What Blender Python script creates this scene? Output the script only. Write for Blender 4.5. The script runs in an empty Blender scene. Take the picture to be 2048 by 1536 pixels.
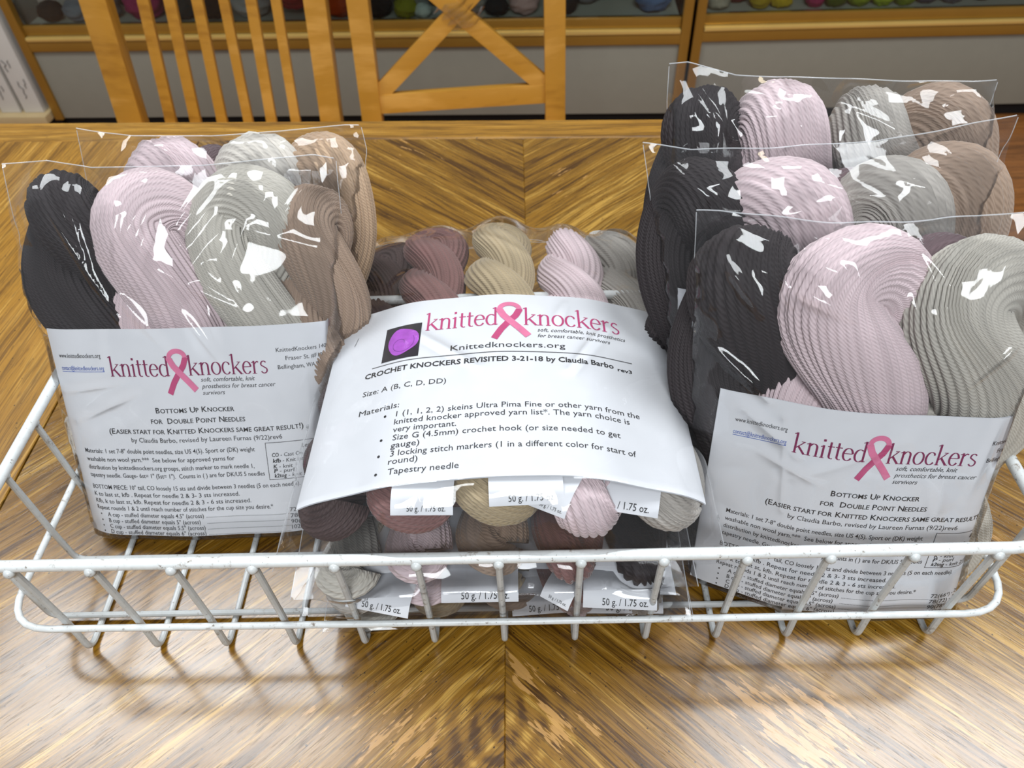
import bpy, bmesh, math, random
import numpy as np
from mathutils import Vector, Matrix

# ------------------------------------------------------------------ camera, world, lights, exposure
scn = bpy.context.scene
COL = scn.collection
FPX = 1532.12
PITCH, ROLL, YAW = math.radians(46.60), math.radians(2.3036), math.radians(1.4161)
CAM = np.array([.0159, 0, .455])
cd = bpy.data.cameras.new('camera'); cam = bpy.data.objects.new('camera', cd); COL.objects.link(cam)
scn.camera = cam
cd.sensor_fit = 'HORIZONTAL'; cd.sensor_width = 36; cd.lens = FPX / 2048 * 36
cd.clip_start = .01; cd.clip_end = 50
cd.dof.use_dof = True; cd.dof.focus_distance = .425; cd.dof.aperture_fstop = 15
cam.matrix_world = (Matrix.Translation(Vector(CAM)) @ Matrix.Rotation(YAW, 4, 'Z')
                    @ Matrix.Rotation(math.pi / 2 - PITCH, 4, 'X') @ Matrix.Rotation(-ROLL, 4, 'Z'))

def ray(u, v):
    x, y = u - 1024, v - 768; c, s = math.cos(ROLL), math.sin(ROLL)
    a, b = (x * c - y * s) / FPX, (x * s + y * c) / FPX
    cp, sp = math.cos(PITCH), math.sin(PITCH)
    Y, Z = cp - b * sp, -sp - b * cp
    return np.array([math.cos(YAW) * a - math.sin(YAW) * Y, math.sin(YAW) * a + math.cos(YAW) * Y, Z])

world = bpy.data.worlds.new('world'); scn.world = world; world.use_nodes = True
bg = world.node_tree.nodes['Background']
bg.inputs[0].default_value = (.88, .92, .97, 1); bg.inputs[1].default_value = .31

def area(name, loc, sx, sy, power, col, rot=(0, 0, 0)):
    l = bpy.data.lights.new(name, 'AREA'); l.shape = 'RECTANGLE'; l.size = sx; l.size_y = sy
    l.energy = power; l.color = col
    o = bpy.data.objects.new(name, l); o.location = loc; o.rotation_euler = rot; COL.objects.link(o)
    return o
WHITE = (.93, .97, 1.0)
area('ceiling_or_added_panel', (-1.17, 1.03, 2.0), 1.25, .62, 30, WHITE)
area('ceiling_or_added_panel', (1.12, .66, 2.0), 1.25, .6, 30, WHITE)
area('ceiling_or_added_panel', (.0, -1.3, 2.0), 1.25, .6, 44, WHITE, (math.radians(25), 0, 0))  # added front fill, tilted to brighten the faces of the upright bags
area('ceiling_or_added_panel', (-1.5, 4.6, 2.2), 1.2, .5, 22, WHITE)  # added rim light, out of view beyond the back wall
area('ceiling_or_added_panel', (1.6, 4.6, 2.2), 1.2, .5, 14, WHITE)  # second added rim light, weaker, on the right
area('warm_lamp', (.10, 1.80, 2.0), .24, .26, 2.6, (1.0, .86, .62))

vs = scn.view_settings
vs.view_transform = 'Standard'; vs.look = 'None'; vs.gamma = 1; vs.use_curve_mapping = False; vs.exposure = .12
scn.cycles.max_bounces = 12; scn.cycles.transparent_max_bounces = 24
scn.cycles.diffuse_bounces = 3; scn.cycles.glossy_bounces = 3; scn.cycles.transmission_bounces = 4
scn.cycles.caustics_reflective = False; scn.cycles.caustics_refractive = False
scn.cycles.use_denoising = True
scn.cycles.sample_clamp_indirect = 6

# ------------------------------------------------------------------ materials
def lin(c):
    return tuple(((x / 255) / 12.92 if x / 255 < .04045 else ((x / 255 + .055) / 1.055) ** 2.4) for x in c) + (1,)

class NT:
    def __init__(s, name):
        s.m = bpy.data.materials.new(name); s.m.use_nodes = True; s.t = s.m.node_tree; s.n = s.t.nodes
        s.b = s.n['Principled BSDF']
    def add(s, typ, **k):
        n = s.n.new(typ)
        for a, v in k.items():
            if a in ('op',): n.operation = v
            elif a.startswith('i_'):
                key = a[2:]; key = int(key) if key.isdigit() else key
                s.set(n, key, v)
            else: setattr(n, a, v)
        return n
    def set(s, n, key, v):
        if hasattr(v, 'is_output') or isinstance(v, bpy.types.NodeSocket): s.t.links.new(v, n.inputs[key])
        else: n.inputs[key].default_value = v
    def math(s, op, a, b=0.0, c=0.0):
        n = s.n.new('ShaderNodeMath'); n.operation = op; s.set(n, 0, a); s.set(n, 1, b); s.set(n, 2, c); return n.outputs[0]
    def noise(s, vec, scale, detail=3, rough=.55, dist=0.0):
        n = s.add('ShaderNodeTexNoise'); s.set(n, 'Vector', vec); n.inputs['Scale'].default_value = scale
        n.inputs['Detail'].default_value = detail; n.inputs['Roughness'].default_value = rough; n.inputs['Distortion'].default_value = dist
        return n.outputs[0]
    def map(s, vec, sc=(1, 1, 1), loc=(0, 0, 0)):
        n = s.add('ShaderNodeMapping'); s.set(n, 'Vector', vec); n.inputs['Scale'].default_value = sc; n.inputs['Location'].default_value = loc
        return n.outputs[0]
    def ramp(s, fac, stops):
        n = s.add('ShaderNodeValToRGB'); s.set(n, 'Fac', fac); e = n.color_ramp.elements
        while len(e) < len(stops): e.new(.5)
        for q, (p, c) in zip(e, stops): q.position = p; q.color = c if len(c) == 4 else lin(c)
        return n.outputs[0]
    def mix(s, fac, a, b, blend='MIX'):
        n = s.add('ShaderNodeMixRGB'); n.blend_type = blend; s.set(n, 0, fac); s.set(n, 1, a); s.set(n, 2, b); return n.outputs[0]
    def bump(s, h, strength, dist=.001):
        n = s.add('ShaderNodeBump'); s.set(n, 'Height', h); n.inputs['Strength'].default_value = strength; n.inputs['Distance'].default_value = dist
        s.set(s.b, 'Normal', n.outputs[0]); return n.outputs[0]

def simple(name, rgb, rough=.5, metal=0, var=.06, scale=40):
    k = NT(name); tc = k.add('ShaderNodeTexCoord').outputs['Object']
    n = k.noise(tc, scale, 3)
    c = lin(rgb); k.set(k.b, 'Base Color', k.mix(n, tuple(x * (1 - var) for x in c[:3]) + (1,), tuple(min(1, x * (1 + var)) for x in c[:3]) + (1,)))
    k.b.inputs['Roughness'].default_value = rough; k.b.inputs['Metallic'].default_value = metal
    return k.m

def wood(name, dark, mid, light, sc=1.0, rough=.3, worn=0.0, seed=0.0, spots=(), spec=.5, heart=None, pores=.55, dotk=.8, coat=.6):
    """grain runs along local X"""
    k = NT(name); tc = k.add('ShaderNodeTexCoord').outputs['Object']
    warp = k.noise(k.map(tc, (3 * sc, 9 * sc, 3), (seed, seed, 0)), 1.0, 2)
    sep = k.add('ShaderNodeSeparateXYZ'); k.set(sep, 0, tc)
    yy = k.math('MULTIPLY_ADD', warp, .030, sep.outputs[1])
    cmb = k.add('ShaderNodeCombineXYZ'); k.set(cmb, 0, sep.outputs[0]); k.set(cmb, 1, yy); k.set(cmb, 2, seed)
    v = cmb.outputs[0]
    n1 = k.noise(k.map(v, (6 * sc, 95 * sc, 1), (seed, 0, 0)), 1, 5, .6)
    n2 = k.noise(k.map(v, (16 * sc, 520 * sc, 1), (0, seed, 0)), 1, 4, .65)
    n3 = k.noise(k.map(v, (2 * sc, 11 * sc, 1), (seed, seed, 0)), 1, 3, .5)
    f = k.math('MULTIPLY_ADD', n1, .50, k.math('MULTIPLY_ADD', n2, .40, k.math('MULTIPLY', n3, .22)))
    ln = k.noise(k.map(v, (5 * sc, 330 * sc, 1), (0, 0, seed)), 1, 3, .6)
    lm = k.ramp(ln, [(.455, (0, 0, 0, 1)), (.49, (1, 1, 1, 1)), (.51, (1, 1, 1, 1)), (.545, (0, 0, 0, 1))])
    if heart:
        hp = k.add('ShaderNodeVectorMath', operation='DISTANCE'); k.set(hp, 0, k.mix(.012, tc, k.add('ShaderNodeTexNoise', i_Scale=30.0).outputs[1])); hp.inputs[1].default_value = heart
        ring = k.math('SINE', k.math('MULTIPLY', hp.outputs['Value'], 560))
        fade = k.math('SUBTRACT', 1, k.math('MULTIPLY', hp.outputs['Value'], 17)); fade = k.math('MAXIMUM', fade, 0)
        f = k.math('MULTIPLY_ADD', k.math('MULTIPLY', ring, fade), .085, f)
    col = k.ramp(f, [(.46, dark), (.535, mid), (.585, mid), (.67, light)])
    # oak pores: short dark dashes along the grain
    pore = k.noise(k.map(v, (70 * sc, 1100 * sc, 1)), 1, 2, .5)
    pm = k.ramp(pore, [(.30, (1, 1, 1, 1)), (.40, (0, 0, 0, 1))])
    col = k.mix(k.math('MULTIPLY', pm, pores), col, lin(tuple(x * .62 for x in dark)))
    col = k.mix(k.math('MULTIPLY', lm, pores * .95), col, lin(tuple(x * .75 for x in dark)))
    dots = k.noise(tc, 430, 0, .5)
    dm = k.ramp(dots, [(.17, (1, 1, 1, 1)), (.2, (0, 0, 0, 1))])
    col = k.mix(k.math('MULTIPLY', dm, dotk), col, lin((35, 20, 8)))
    rr = k.noise(k.map(tc, (25, 60, 1)), 1, 4)
    k.set(k.b, 'Roughness', k.math('MULTIPLY_ADD', rr, .18, rough - .09))
    if worn:
        w = k.noise(k.map(tc, (28, 190, 1), (seed * 3 + 2, 1, 0)), 1, 3, .7)
        g = k.noise(tc, 6.5, 2)
        for (sx, sy, rad, amt) in spots:
            dd = k.add('ShaderNodeVectorMath', operation='DISTANCE'); k.set(dd, 0, tc); dd.inputs[1].default_value = (sx, sy, 0)
            g = k.math('ADD', g, k.math('MULTIPLY', k.math('MAXIMUM', k.math('SUBTRACT', 1, k.math('DIVIDE', dd.outputs['Value'], rad)), 0), amt))
        m = k.ramp(k.math('MULTIPLY_ADD', g, .45, k.math('MULTIPLY', w, .62)), [(.70 - worn, (0, 0, 0, 1)), (.715 - worn, (1, 1, 1, 1))])
        col = k.mix(k.math('MULTIPLY', m, .7), col, lin((192, 146, 84)))
    k.set(k.b, 'Base Color', col)
    k.b.inputs['Specular IOR Level'].default_value = spec; k.b.inputs['Coat Weight'].default_value = coat; k.b.inputs['Coat Roughness'].default_value = .15
    k.bump(k.math('ADD', k.math('MULTIPLY', n2, .6), k.math('MULTIPLY', pm, -.4)), .35, .0004)
    return k.m

M = {}
TD, TM, TL = (76, 47, 8), (132, 93, 24), (184, 143, 64)
def _spots(ang, L):
    c, q = math.cos(ang), math.sin(ang); return [(c * x + q * y, -q * x + c * y, r, a) for x, y, r, a in L]
_A = math.radians(43)
M['panel_a'] = wood('oak_veneer_a', TD, TM, TL, 1, .27, .02, 1.3, spots=_spots(_A, [(-.045, .150, .05, .24), (-.09, .165, .05, .17), (-.26, .42, .08, .2)]), heart=(.1125, .1207, 0))
M['panel_b'] = wood('oak_veneer_b', TD, TM, TL, 1, .27, .02, 7.7, spots=_spots(-_A, [(.012, .194, .020, .42), (.034, .155, .040, .34), (.12, .185, .06, .22), (.19, .145, .06, .24), (.16, .16, .05, .18)]), heart=(-.1125, .1207, 0))
M['border'] = wood('oak_border', (116, 78, 18), (162, 116, 36), (198, 152, 68), .8, .34, 0, 3.1)
M['chair'] = wood('honey_wood', (158, 108, 32), (184, 132, 46), (204, 152, 70), .35, .35, 0, 2.2, pores=.05, dotk=0, coat=.2)
M['floor'] = wood('floor_wood', (110, 66, 28), (160, 100, 48), (186, 124, 66), .5, .4, 0, 5.5)
M['gold'] = simple('gold_metal', (162, 122, 50), .3, .45, .1, 12)
M['gold_painted_glint'] = simple('gold_metal_painted_glint', (246, 214, 128), .25, .6, .1, 12)  # lamp reflection on the rail bead painted in as paler gold
M['grey_panel'] = simple('grey_panel_laminate', (140, 137, 124), .55, 0, .05, 25)
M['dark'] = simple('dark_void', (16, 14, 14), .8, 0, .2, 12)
M['white_shelf'] = simple('pale_shelf', (190, 192, 182), .5)
M['brochure'] = simple('glossy_white_card', (206, 202, 194), .35, 0, .06, 20)
M['ink_soft'] = simple('soft_grey_ink', (88, 84, 80), .6)
M['tan_board'] = simple('tan_shelf_board', (196, 172, 128), .5)

def paint(nm='chipped_white_enamel', g=1.0):
    k = NT(nm); tc = k.add('ShaderNodeTexCoord').outputs['Object']
    n = k.noise(tc, 260, 4, .65); n2 = k.noise(tc, 28, 3, .5)
    f = k.math('MULTIPLY_ADD', n2, .35, n)
    col = k.ramp(f, [(.40, (120, 108, 96)), (.47, (176 * g, 172 * g, 166 * g)), (.56, (214 * g, 217 * g, 216 * g)), (.9, (222 * g, 226 * g, 226 * g))])
    spk = k.ramp(k.noise(tc, 520, 2), [(.27, (1, 1, 1, 1)), (.31, (0, 0, 0, 1))])
    k.set(k.b, 'Base Color', k.mix(k.math('MULTIPLY', spk, .6), col, lin((96, 78, 62))))
    k.b.inputs['Roughness'].default_value = .32
    k.bump(f, .25, .0004); return k.m
M['enamel'] = paint()
M['enamel_worn'] = paint('worn_dull_enamel', .90)

def yarn(name, rgb, plies=360, sheen=.25):
    k = NT(name); uv = k.add('ShaderNodeUVMap').outputs[0]
    sep = k.add('ShaderNodeSeparateXYZ'); k.set(sep, 0, uv)
    # uv.x counts strands, uv.y metres along; plies wrap round each strand
    fl = k.add('ShaderNodeTexWhiteNoise', noise_dimensions='1D'); k.set(fl, 'W', k.math('FLOOR', sep.outputs[0]))
    ph = k.math('ADD', k.math('MULTIPLY', k.math('FRACT', sep.outputs[0]), 19.0), k.math('MULTIPLY_ADD', sep.outputs[1], 6.283 * plies, k.math('MULTIPLY', fl.outputs[0], 6.283)))
    w = k.math('SINE', ph)
    tc = k.add('ShaderNodeTexCoord').outputs['Object']
    nz = k.noise(tc, 900, 2)
    lf = k.noise(tc, 26, 2)
    f = k.math('MULTIPLY_ADD', fl.outputs[0], .5, k.math('MULTIPLY', lf, .8))
    c = lin(rgb)
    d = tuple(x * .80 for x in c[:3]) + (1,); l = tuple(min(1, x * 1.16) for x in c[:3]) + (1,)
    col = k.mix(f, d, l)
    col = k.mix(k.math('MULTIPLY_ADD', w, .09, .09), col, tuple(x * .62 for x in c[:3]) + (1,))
    k.set(k.b, 'Base Color', col)
    k.b.inputs['Roughness'].default_value = .72
    k.b.inputs['Sheen Weight'].default_value = sheen; k.b.inputs['Sheen Roughness'].default_value = .4
    k.bump(k.math('ADD', w, k.math('MULTIPLY', nz, .5)), .42, .00022)
    return k.m
YC = dict(black=(38, 30, 32), pink=(216, 196, 199), grey=(188, 183, 172), taupe=(152, 130, 112), mauve=(128, 92, 88),
          khaki=(174, 156, 124), stone=(172, 166, 158), pale=(206, 200, 190), tan=(186, 158, 130), espresso=(72, 54, 52), plum=(92, 72, 76))
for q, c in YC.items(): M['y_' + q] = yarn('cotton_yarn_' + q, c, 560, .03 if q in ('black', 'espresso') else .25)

def film():
    k = NT('clear_cellophane'); n = k.n; n.remove(k.b)
    out = n['Material Output']
    tr = k.add('ShaderNodeBsdfTransparent'); tr.inputs[0].default_value = (.955, .955, .96, 1)
    gl = k.add('ShaderNodeBsdfGlossy'); gl.inputs['Roughness'].default_value = .045; gl.inputs[0].default_value = (1, 1, 1, 1)
    df = k.add('ShaderNodeBsdfDiffuse'); df.inputs[0].default_value = (.9, .92, .95, 1)
    lw = k.add('ShaderNodeLayerWeight'); lw.inputs['Blend'].default_value = .22
    tc = k.add('ShaderNodeTexCoord').outputs['Object']
    h = k.noise(k.map(tc, (60, 25, 60)), 1, 3, .6)
    b = k.add('ShaderNodeBump'); k.set(b, 'Height', h); b.inputs['Strength'].default_value = .08; b.inputs['Distance'].default_value = .002
    k.set(gl, 'Normal', b.outputs[0]); k.set(lw, 'Normal', b.outputs[0])
    fac = k.math('MINIMUM', k.math('MULTIPLY_ADD', lw.outputs['Fresnel'], 1.0, .02), .75)
    mx = k.add('ShaderNodeMixShader'); k.set(mx, 0, fac); k.set(mx, 1, tr.outputs[0]); k.set(mx, 2, gl.outputs[0])
    m2 = k.add('ShaderNodeMixShader'); m2.inputs[0].default_value = .006; k.set(m2, 1, mx.outputs[0]); k.set(m2, 2, df.outputs[0])
    k.t.links.new(m2.outputs[0], out.inputs[0]); return k.m
M['film'] = film()
def milky():
    k = NT('milky_folded_film'); k.b.inputs['Base Color'].default_value = (.82, .85, .88, 1); k.b.inputs['Alpha'].default_value = .3; k.b.inputs['Roughness'].default_value = .15; return k.m
M['seam'] = milky()

def paper_mat():
    k = NT('white_copy_paper'); tc = k.add('ShaderNodeTexCoord').outputs['Object']
    n = k.noise(tc, 60, 3)
    k.set(k.b, 'Base Color', k.mix(n, lin((222, 224, 228)), lin((232, 234, 238)))); k.b.inputs['Roughness'].default_value = .7
    k.bump(k.noise(tc, 900, 2), .1, .0002); return k.m
M['paper'] = paper_mat()
M['ink'] = simple('black_ink', (30, 28, 30), .6, 0, .1)
M['ink_grey'] = simple('grey_ink', (90, 90, 92), .6, 0, .1)
M['ink_maroon'] = simple('maroon_ink', (128, 24, 78), .5, 0, .15, 200)
M['ink_rose'] = simple('rose_ink', (190, 62, 118), .5, 0, .15, 200)
M['ink_blue'] = simple('blue_ink', (44, 84, 176), .6, 0, .1)
M['pink_light'] = simple('ribbon_pink', (226, 122, 160), .5, 0, .2, 150)
M['pink_dark'] = simple('ribbon_deep_pink', (196, 72, 122), .5, 0, .2, 150)
M['photo_black'] = simple('photo_black_ink', (22, 18, 26), .5)
M['photo_purple'] = simple('photo_purple_ink', (176, 84, 200), .5, 0, .35, 160)
M['photo_purple_d'] = simple('photo_dark_purple_ink', (122, 50, 150), .5, 0, .3, 160)
M['tape'] = M['film']

# ------------------------------------------------------------------ helpers
def link(o, parent=None):
    COL.objects.link(o)
    if parent is not None: o.parent = parent
    return o
def mesh_obj(name, verts, faces, mat, parent=None, smooth=False, uv=None):
    me = bpy.data.meshes.new(name)
    verts = np.asarray(verts, dtype=np.float32)
    if isinstance(faces, np.ndarray):
        nf, k = faces.shape
        me.vertices.add(len(verts)); me.vertices.foreach_set('co', verts.ravel())
        me.loops.add(nf * k); me.loops.foreach_set('vertex_index', faces.ravel().astype(np.int32))
        me.polygons.add(nf); me.polygons.foreach_set('loop_start', np.arange(0, nf * k, k, dtype=np.int32))
        me.update(calc_edges=True)
    else:
        me.from_pydata([tuple(map(float, v)) for v in verts], [], faces)
    if uv is not None:
        l = me.uv_layers.new(name='UVMap'); idx = np.zeros(len(me.loops), dtype=np.int32)
        l.data.foreach_set('uv', np.asarray(uv, dtype=np.float32).ravel())
    if smooth: me.polygons.foreach_set('use_smooth', np.ones(len(me.polygons), dtype=bool))
    me.materials.append(mat); me.validate(); me.update()
    return link(bpy.data.objects.new(name, me), parent)
def empty(name, loc=(0, 0, 0), rot=0, mw=None):
    o = bpy.data.objects.new(name, None); COL.objects.link(o); o.empty_display_size = .02
    if mw is not None: o.matrix_world = mw
    else: o.location = loc; o.rotation_euler = (0, 0, rot)
    return o
def tag(o, label, cat, group=None, kind=None):
    if label: o['label'] = label
    if cat: o['category'] = cat
    if group: o['group'] = group
    if kind: o['kind'] = kind
    return o
def structure(o): o['kind'] = 'structure'; return o

def grid_faces(nu, nv, wrap_u=False):
    i, j = np.meshgrid(np.arange(nu if wrap_u else nu - 1), np.arange(nv - 1), indexing='ij')
    i2 = (i + 1) % nu
    return np.stack([i * nv + j, i2 * nv + j, i2 * nv + j + 1, i * nv + j + 1], -1).reshape(-1, 4)

class MB:
    def __init__(s): s.bm = bmesh.new()
    def box(s, c, d, rz=0, bev=0.0, mtx=None):
        r = bmesh.ops.create_cube(s.bm, size=1)
        mt = Matrix.Translation(c) @ Matrix.Rotation(rz, 4, 'Z') @ Matrix.Diagonal((*d, 1))
        if mtx is not None: mt = mtx @ mt
        bmesh.ops.transform(s.bm, matrix=mt, verts=r['verts'])
        if bev:
            ed = list({e for v in r['verts'] for e in v.link_edges})
            bmesh.ops.bevel(s.bm, geom=ed, offset=bev, segments=2, affect='EDGES', profile=.7)
        return s
    def sphere(s, c, r, seg=10):
        q = bmesh.ops.create_uvsphere(s.bm, u_segments=seg, v_segments=max(6, seg * 2 // 3), radius=1)
        rr = r if hasattr(r, '__len__') else (r, r, r)
        bmesh.ops.transform(s.bm, matrix=Matrix.Translation(c) @ Matrix.Diagonal((*rr, 1)), verts=q['verts']); return s
    def tube(s, pts, r, seg=10, closed=False, cap=True):
        v, f = tube_mesh(pts, r, seg, closed)
        vs = [s.bm.verts.new(x) for x in v]
        for q in f: s.bm.faces.new([vs[i] for i in q])
        if not closed and cap:
            s.bm.faces.new(vs[:seg][::-1]); s.bm.faces.new(vs[-seg:])
        return s
    def build(s, name, mat, parent=None, smooth=True):
        me = bpy.data.meshes.new(name); s.bm.normal_update(); s.bm.to_mesh(me); s.bm.free()
        me.materials.append(mat)
        o = link(bpy.data.objects.new(name, me), parent)
        if smooth:
            me.polygons.foreach_set('use_smooth', np.ones(len(me.polygons), dtype=bool))
            me.set_sharp_from_angle(angle=math.radians(35))
        return o

def frames_along(P, closed=False):
    P = np.asarray(P, float); n = len(P)
    if closed: T = np.roll(P, -1, 0) - np.roll(P, 1, 0)
    else: T = np.gradient(P, axis=0)
    T /= np.linalg.norm(T, axis=1)[:, None] + 1e-12
    a = np.array([0, 0, 1.]) if abs(T[0, 2]) < .9 else np.array([1., 0, 0])
    N = np.zeros_like(P); x = a - T[0] * (a @ T[0]); N[0] = x / np.linalg.norm(x)
    for i in range(1, n):
        x = N[i - 1] - T[i] * (N[i - 1] @ T[i]); N[i] = x / np.linalg.norm(x)
    return T, N, np.cross(T, N)
def tube_mesh(pts, r, seg=10, closed=False):
    P = np.asarray(pts, float); T, N, B = frames_along(P, closed); n = len(P)
    th = np.arange(seg) / seg * 2 * math.pi
    V = P[:, None, :] + r * (np.cos(th)[None, :, None] * N[:, None, :] + np.sin(th)[None, :, None] * B[:, None, :])
    f = []
    for i in range(n if closed else n - 1):
        i2 = (i + 1) % n
        for j in range(seg): f.append((i * seg + j, i * seg + (j + 1) % seg, i2 * seg + (j + 1) % seg, i2 * seg + j))
    return V.reshape(-1, 3), f
def fillet(pts, r, closed=False, k=6):
    P = [np.array(p, float) for p in pts]; n = len(P); out = []
    for i in range(n):
        if not closed and i in (0, n - 1): out.append(P[i]); continue
        a, b, c = P[i - 1], P[i], P[(i + 1) % n]
        u = (a - b) / np.linalg.norm(a - b); w = (c - b) / np.linalg.norm(c - b)
        d = min(r, np.linalg.norm(a - b) * .45, np.linalg.norm(c - b) * .45)
        p0, p1 = b + u * d, b + w * d
        for t in np.linspace(0, 1, k + 1): out.append((1 - t) ** 2 * p0 + 2 * t * (1 - t) * b + t * t * p1)
    return out

# ------------------------------------------------------------------ setting: floor and back wall
fl = MB().box((0, 1.6, -.765), (7, 5.5, .03)).build('floor', M['floor'], smooth=False); structure(fl)
wl = MB().box((0, 3.05, .7), (7, .05, 2.9)).build('wall_back', simple('wall_paint', (150, 146, 138), .8), smooth=False); structure(wl)

# ------------------------------------------------------------------ table
ROT_T = math.radians(-2.4)
table = empty('dining_table', (0, .5, -.75)); tag(table, 'oak veneer dining table with chevron grain and worn lacquer under the white wire basket', 'table')
def slab(name, poly, ang, mat, z0=-.022, z1=0.0, bev=.0006):
    """poly in world xy; local X = grain direction"""
    R = Matrix.Rotation(-ang, 3, 'Z'); bm = bmesh.new()
    q = [R @ Vector((x, y, 0)) for x, y in poly]
    lo = [bm.verts.new((p.x, p.y, z0)) for p in q]; hi = [bm.verts.new((p.x, p.y, z1)) for p in q]
    bm.faces.new(hi); bm.faces.new(lo[::-1]); n = len(q)
    for i in range(n): bm.faces.new((lo[i], lo[(i + 1) % n], hi[(i + 1) % n], hi[i]))
    bmesh.ops.recalc_face_normals(bm, faces=bm.faces)
    if bev: bmesh.ops.bevel(bm, geom=[e for e in bm.edges if all(v.co.z > z1 - 1e-6 for v in e.verts)], offset=bev, segments=1, affect='EDGES')
    me = bpy.data.meshes.new(name); bm.to_mesh(me); bm.free(); me.materials.append(mat)
    o = link(bpy.data.objects.new(name, me)); o.parent = table
    o.matrix_parent_inverse = Matrix.Translation((0, -.5, .75)); o.rotation_euler = (0, 0, ang)
    return o
LX, RX, FY, NY, MY = -.366, .392, .835, -.25, .455
def fy(x): return FY - .0419 * (x + .2)           # inner edge of the far border (slightly turned)
A45 = math.radians(43)
slab('veneer_panel', [(LX, NY), (0, NY), (0, MY), (LX, MY)], A45, M['panel_a'])
slab('veneer_panel', [(0, NY), (RX, NY), (RX, MY), (0, MY)], -A45, M['panel_b'])
slab('veneer_panel', [(LX, MY), (.02, MY), (.02, fy(.02)), (LX, fy(LX))], -A45, M['panel_b'])
slab('veneer_panel', [(.02, MY), (RX, MY), (RX, fy(RX)), (.02, fy(.02))], A45, M['panel_a'])
slab('table_leaf', [(-1.15, NY), (LX - .0015, NY), (LX - .0015, fy(LX)), (-1.15, fy(-1.15))], math.radians(86), M['border'])
slab('border_board', [(RX + .001, NY), (RX + .07, NY), (RX + .07, fy(RX) - .03), (RX + .001, fy(RX))], math.radians(88), M['border'])
slab('border_board', [(-1.15, fy(-1.15) + .0006), (RX - .01, fy(RX) + .0006), (RX + .0, fy(RX) + .046), (-1.15, fy(-1.15) + .05)], ROT_T, M['border'], bev=.004)
ap = MB()
ap.box((-.35, .78 - .5, .69), (1.4, .022, .08)); ap.box((-.35, -.15 - .5, .69), (1.4, .022, .08)); ap.box((.34, .3 - .5, .69), (.022, .9, .08))
ap.build('apron', M['border'], table)
for x, y in ((.33, .27), (.33, -.62), (-1.0, .27), (-1.0, -.62)):
    MB().box((x, y, .365), (.07, .07, .73), bev=.006).build('leg', M['border'], table)

# ------------------------------------------------------------------ display cabinets
def bm_box_local(name, mat, parent, x0, x1, z0, z1, y0, y1, bev=.002):
    return MB().box(((x0 + x1) / 2, (y0 + y1) / 2, (z0 + z1) / 2), (abs(x1 - x0), abs(y1 - y0), abs(z1 - z0)), bev=bev).build(name, mat, parent)
glass = NT('cabinet_glass'); glass.n.remove(glass.b)
_tr = glass.add('ShaderNodeBsdfTransparent'); _tr.inputs[0].default_value = (.93, .97, .95, 1)
_gl = glass.add('ShaderNodeBsdfGlossy'); _gl.inputs['Roughness'].default_value = .02
_fr = glass.add('ShaderNodeFresnel'); _fr.inputs[0].default_value = 1.45
_mx = glass.add('ShaderNodeMixShader'); glass.set(_mx, 0, _fr.outputs[0]); glass.set(_mx, 1, _tr.outputs[0]); glass.set(_mx, 2, _gl.outputs[0])
glass.t.links.new(_mx.outputs[0], glass.n['Material Output'].inputs[0])
M['glass'] = glass.m
def cabinet(x0, x1, yaw, label):
    c = empty('display_cabinet', (0, 2.24, -.75), math.radians(yaw)); tag(c, label, 'cabinet')
    z = .05  # local z of front panel bottom (floor at 0)
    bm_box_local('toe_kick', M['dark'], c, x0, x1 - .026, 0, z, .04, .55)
    bm_box_local('lower_panel', M['grey_panel'], c, x0 + .004, x1 - .004, z, z + .212, .004, .02)
    bm_box_local('bottom_rail', M['gold'], c, x0, x1, z + .213, z + .243, -.004, .02, .003)
    bm_box_local('rail_bead', M['gold_painted_glint'], c, x0 + .028, x1 - .028, z + .244, z + .256, -.008, .012, .004)
    bm_box_local('sliding_track', M['gold'], c, x0 + .028, x1 - .028, z + .257, z + .284, .006, .03, .002)
    for a, b in ((x0, x0 + .027), (x1 - .027, x1)): bm_box_local('frame_post', M['gold'], c, a, b, z - .002, z + 1.1, -.006, .02, .003)
    bm_box_local('shelf', M['white_shelf'], c, x0 + .028, x1 - .030, z + .262, z + .276, .032, .5)
    bm_box_local('upper_shelf', M['white_shelf'], c, x0 + .028, x1 - .028, z + .66, z + .675, .032, .5)
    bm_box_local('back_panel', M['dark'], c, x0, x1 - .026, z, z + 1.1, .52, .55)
    bm_box_local('top_rail', M['gold'], c, x0, x1 - .026, z + 1.1, z + 1.14, -.006, .55)
    bm_box_local('glass_pane', M['glass'], c, x0 + .03, x1 - .03, z + .286, z + 1.09, .016, .020, 0)
    return c
c1 = cabinet(-1.462, .508, -2.4, 'long gold-framed glass display cabinet with grey lower panel behind the chairs')
c2 = cabinet(.520, 2.0, -.8, 'gold-framed display cabinet right of the dark gap, behind the right-hand bags')

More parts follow.
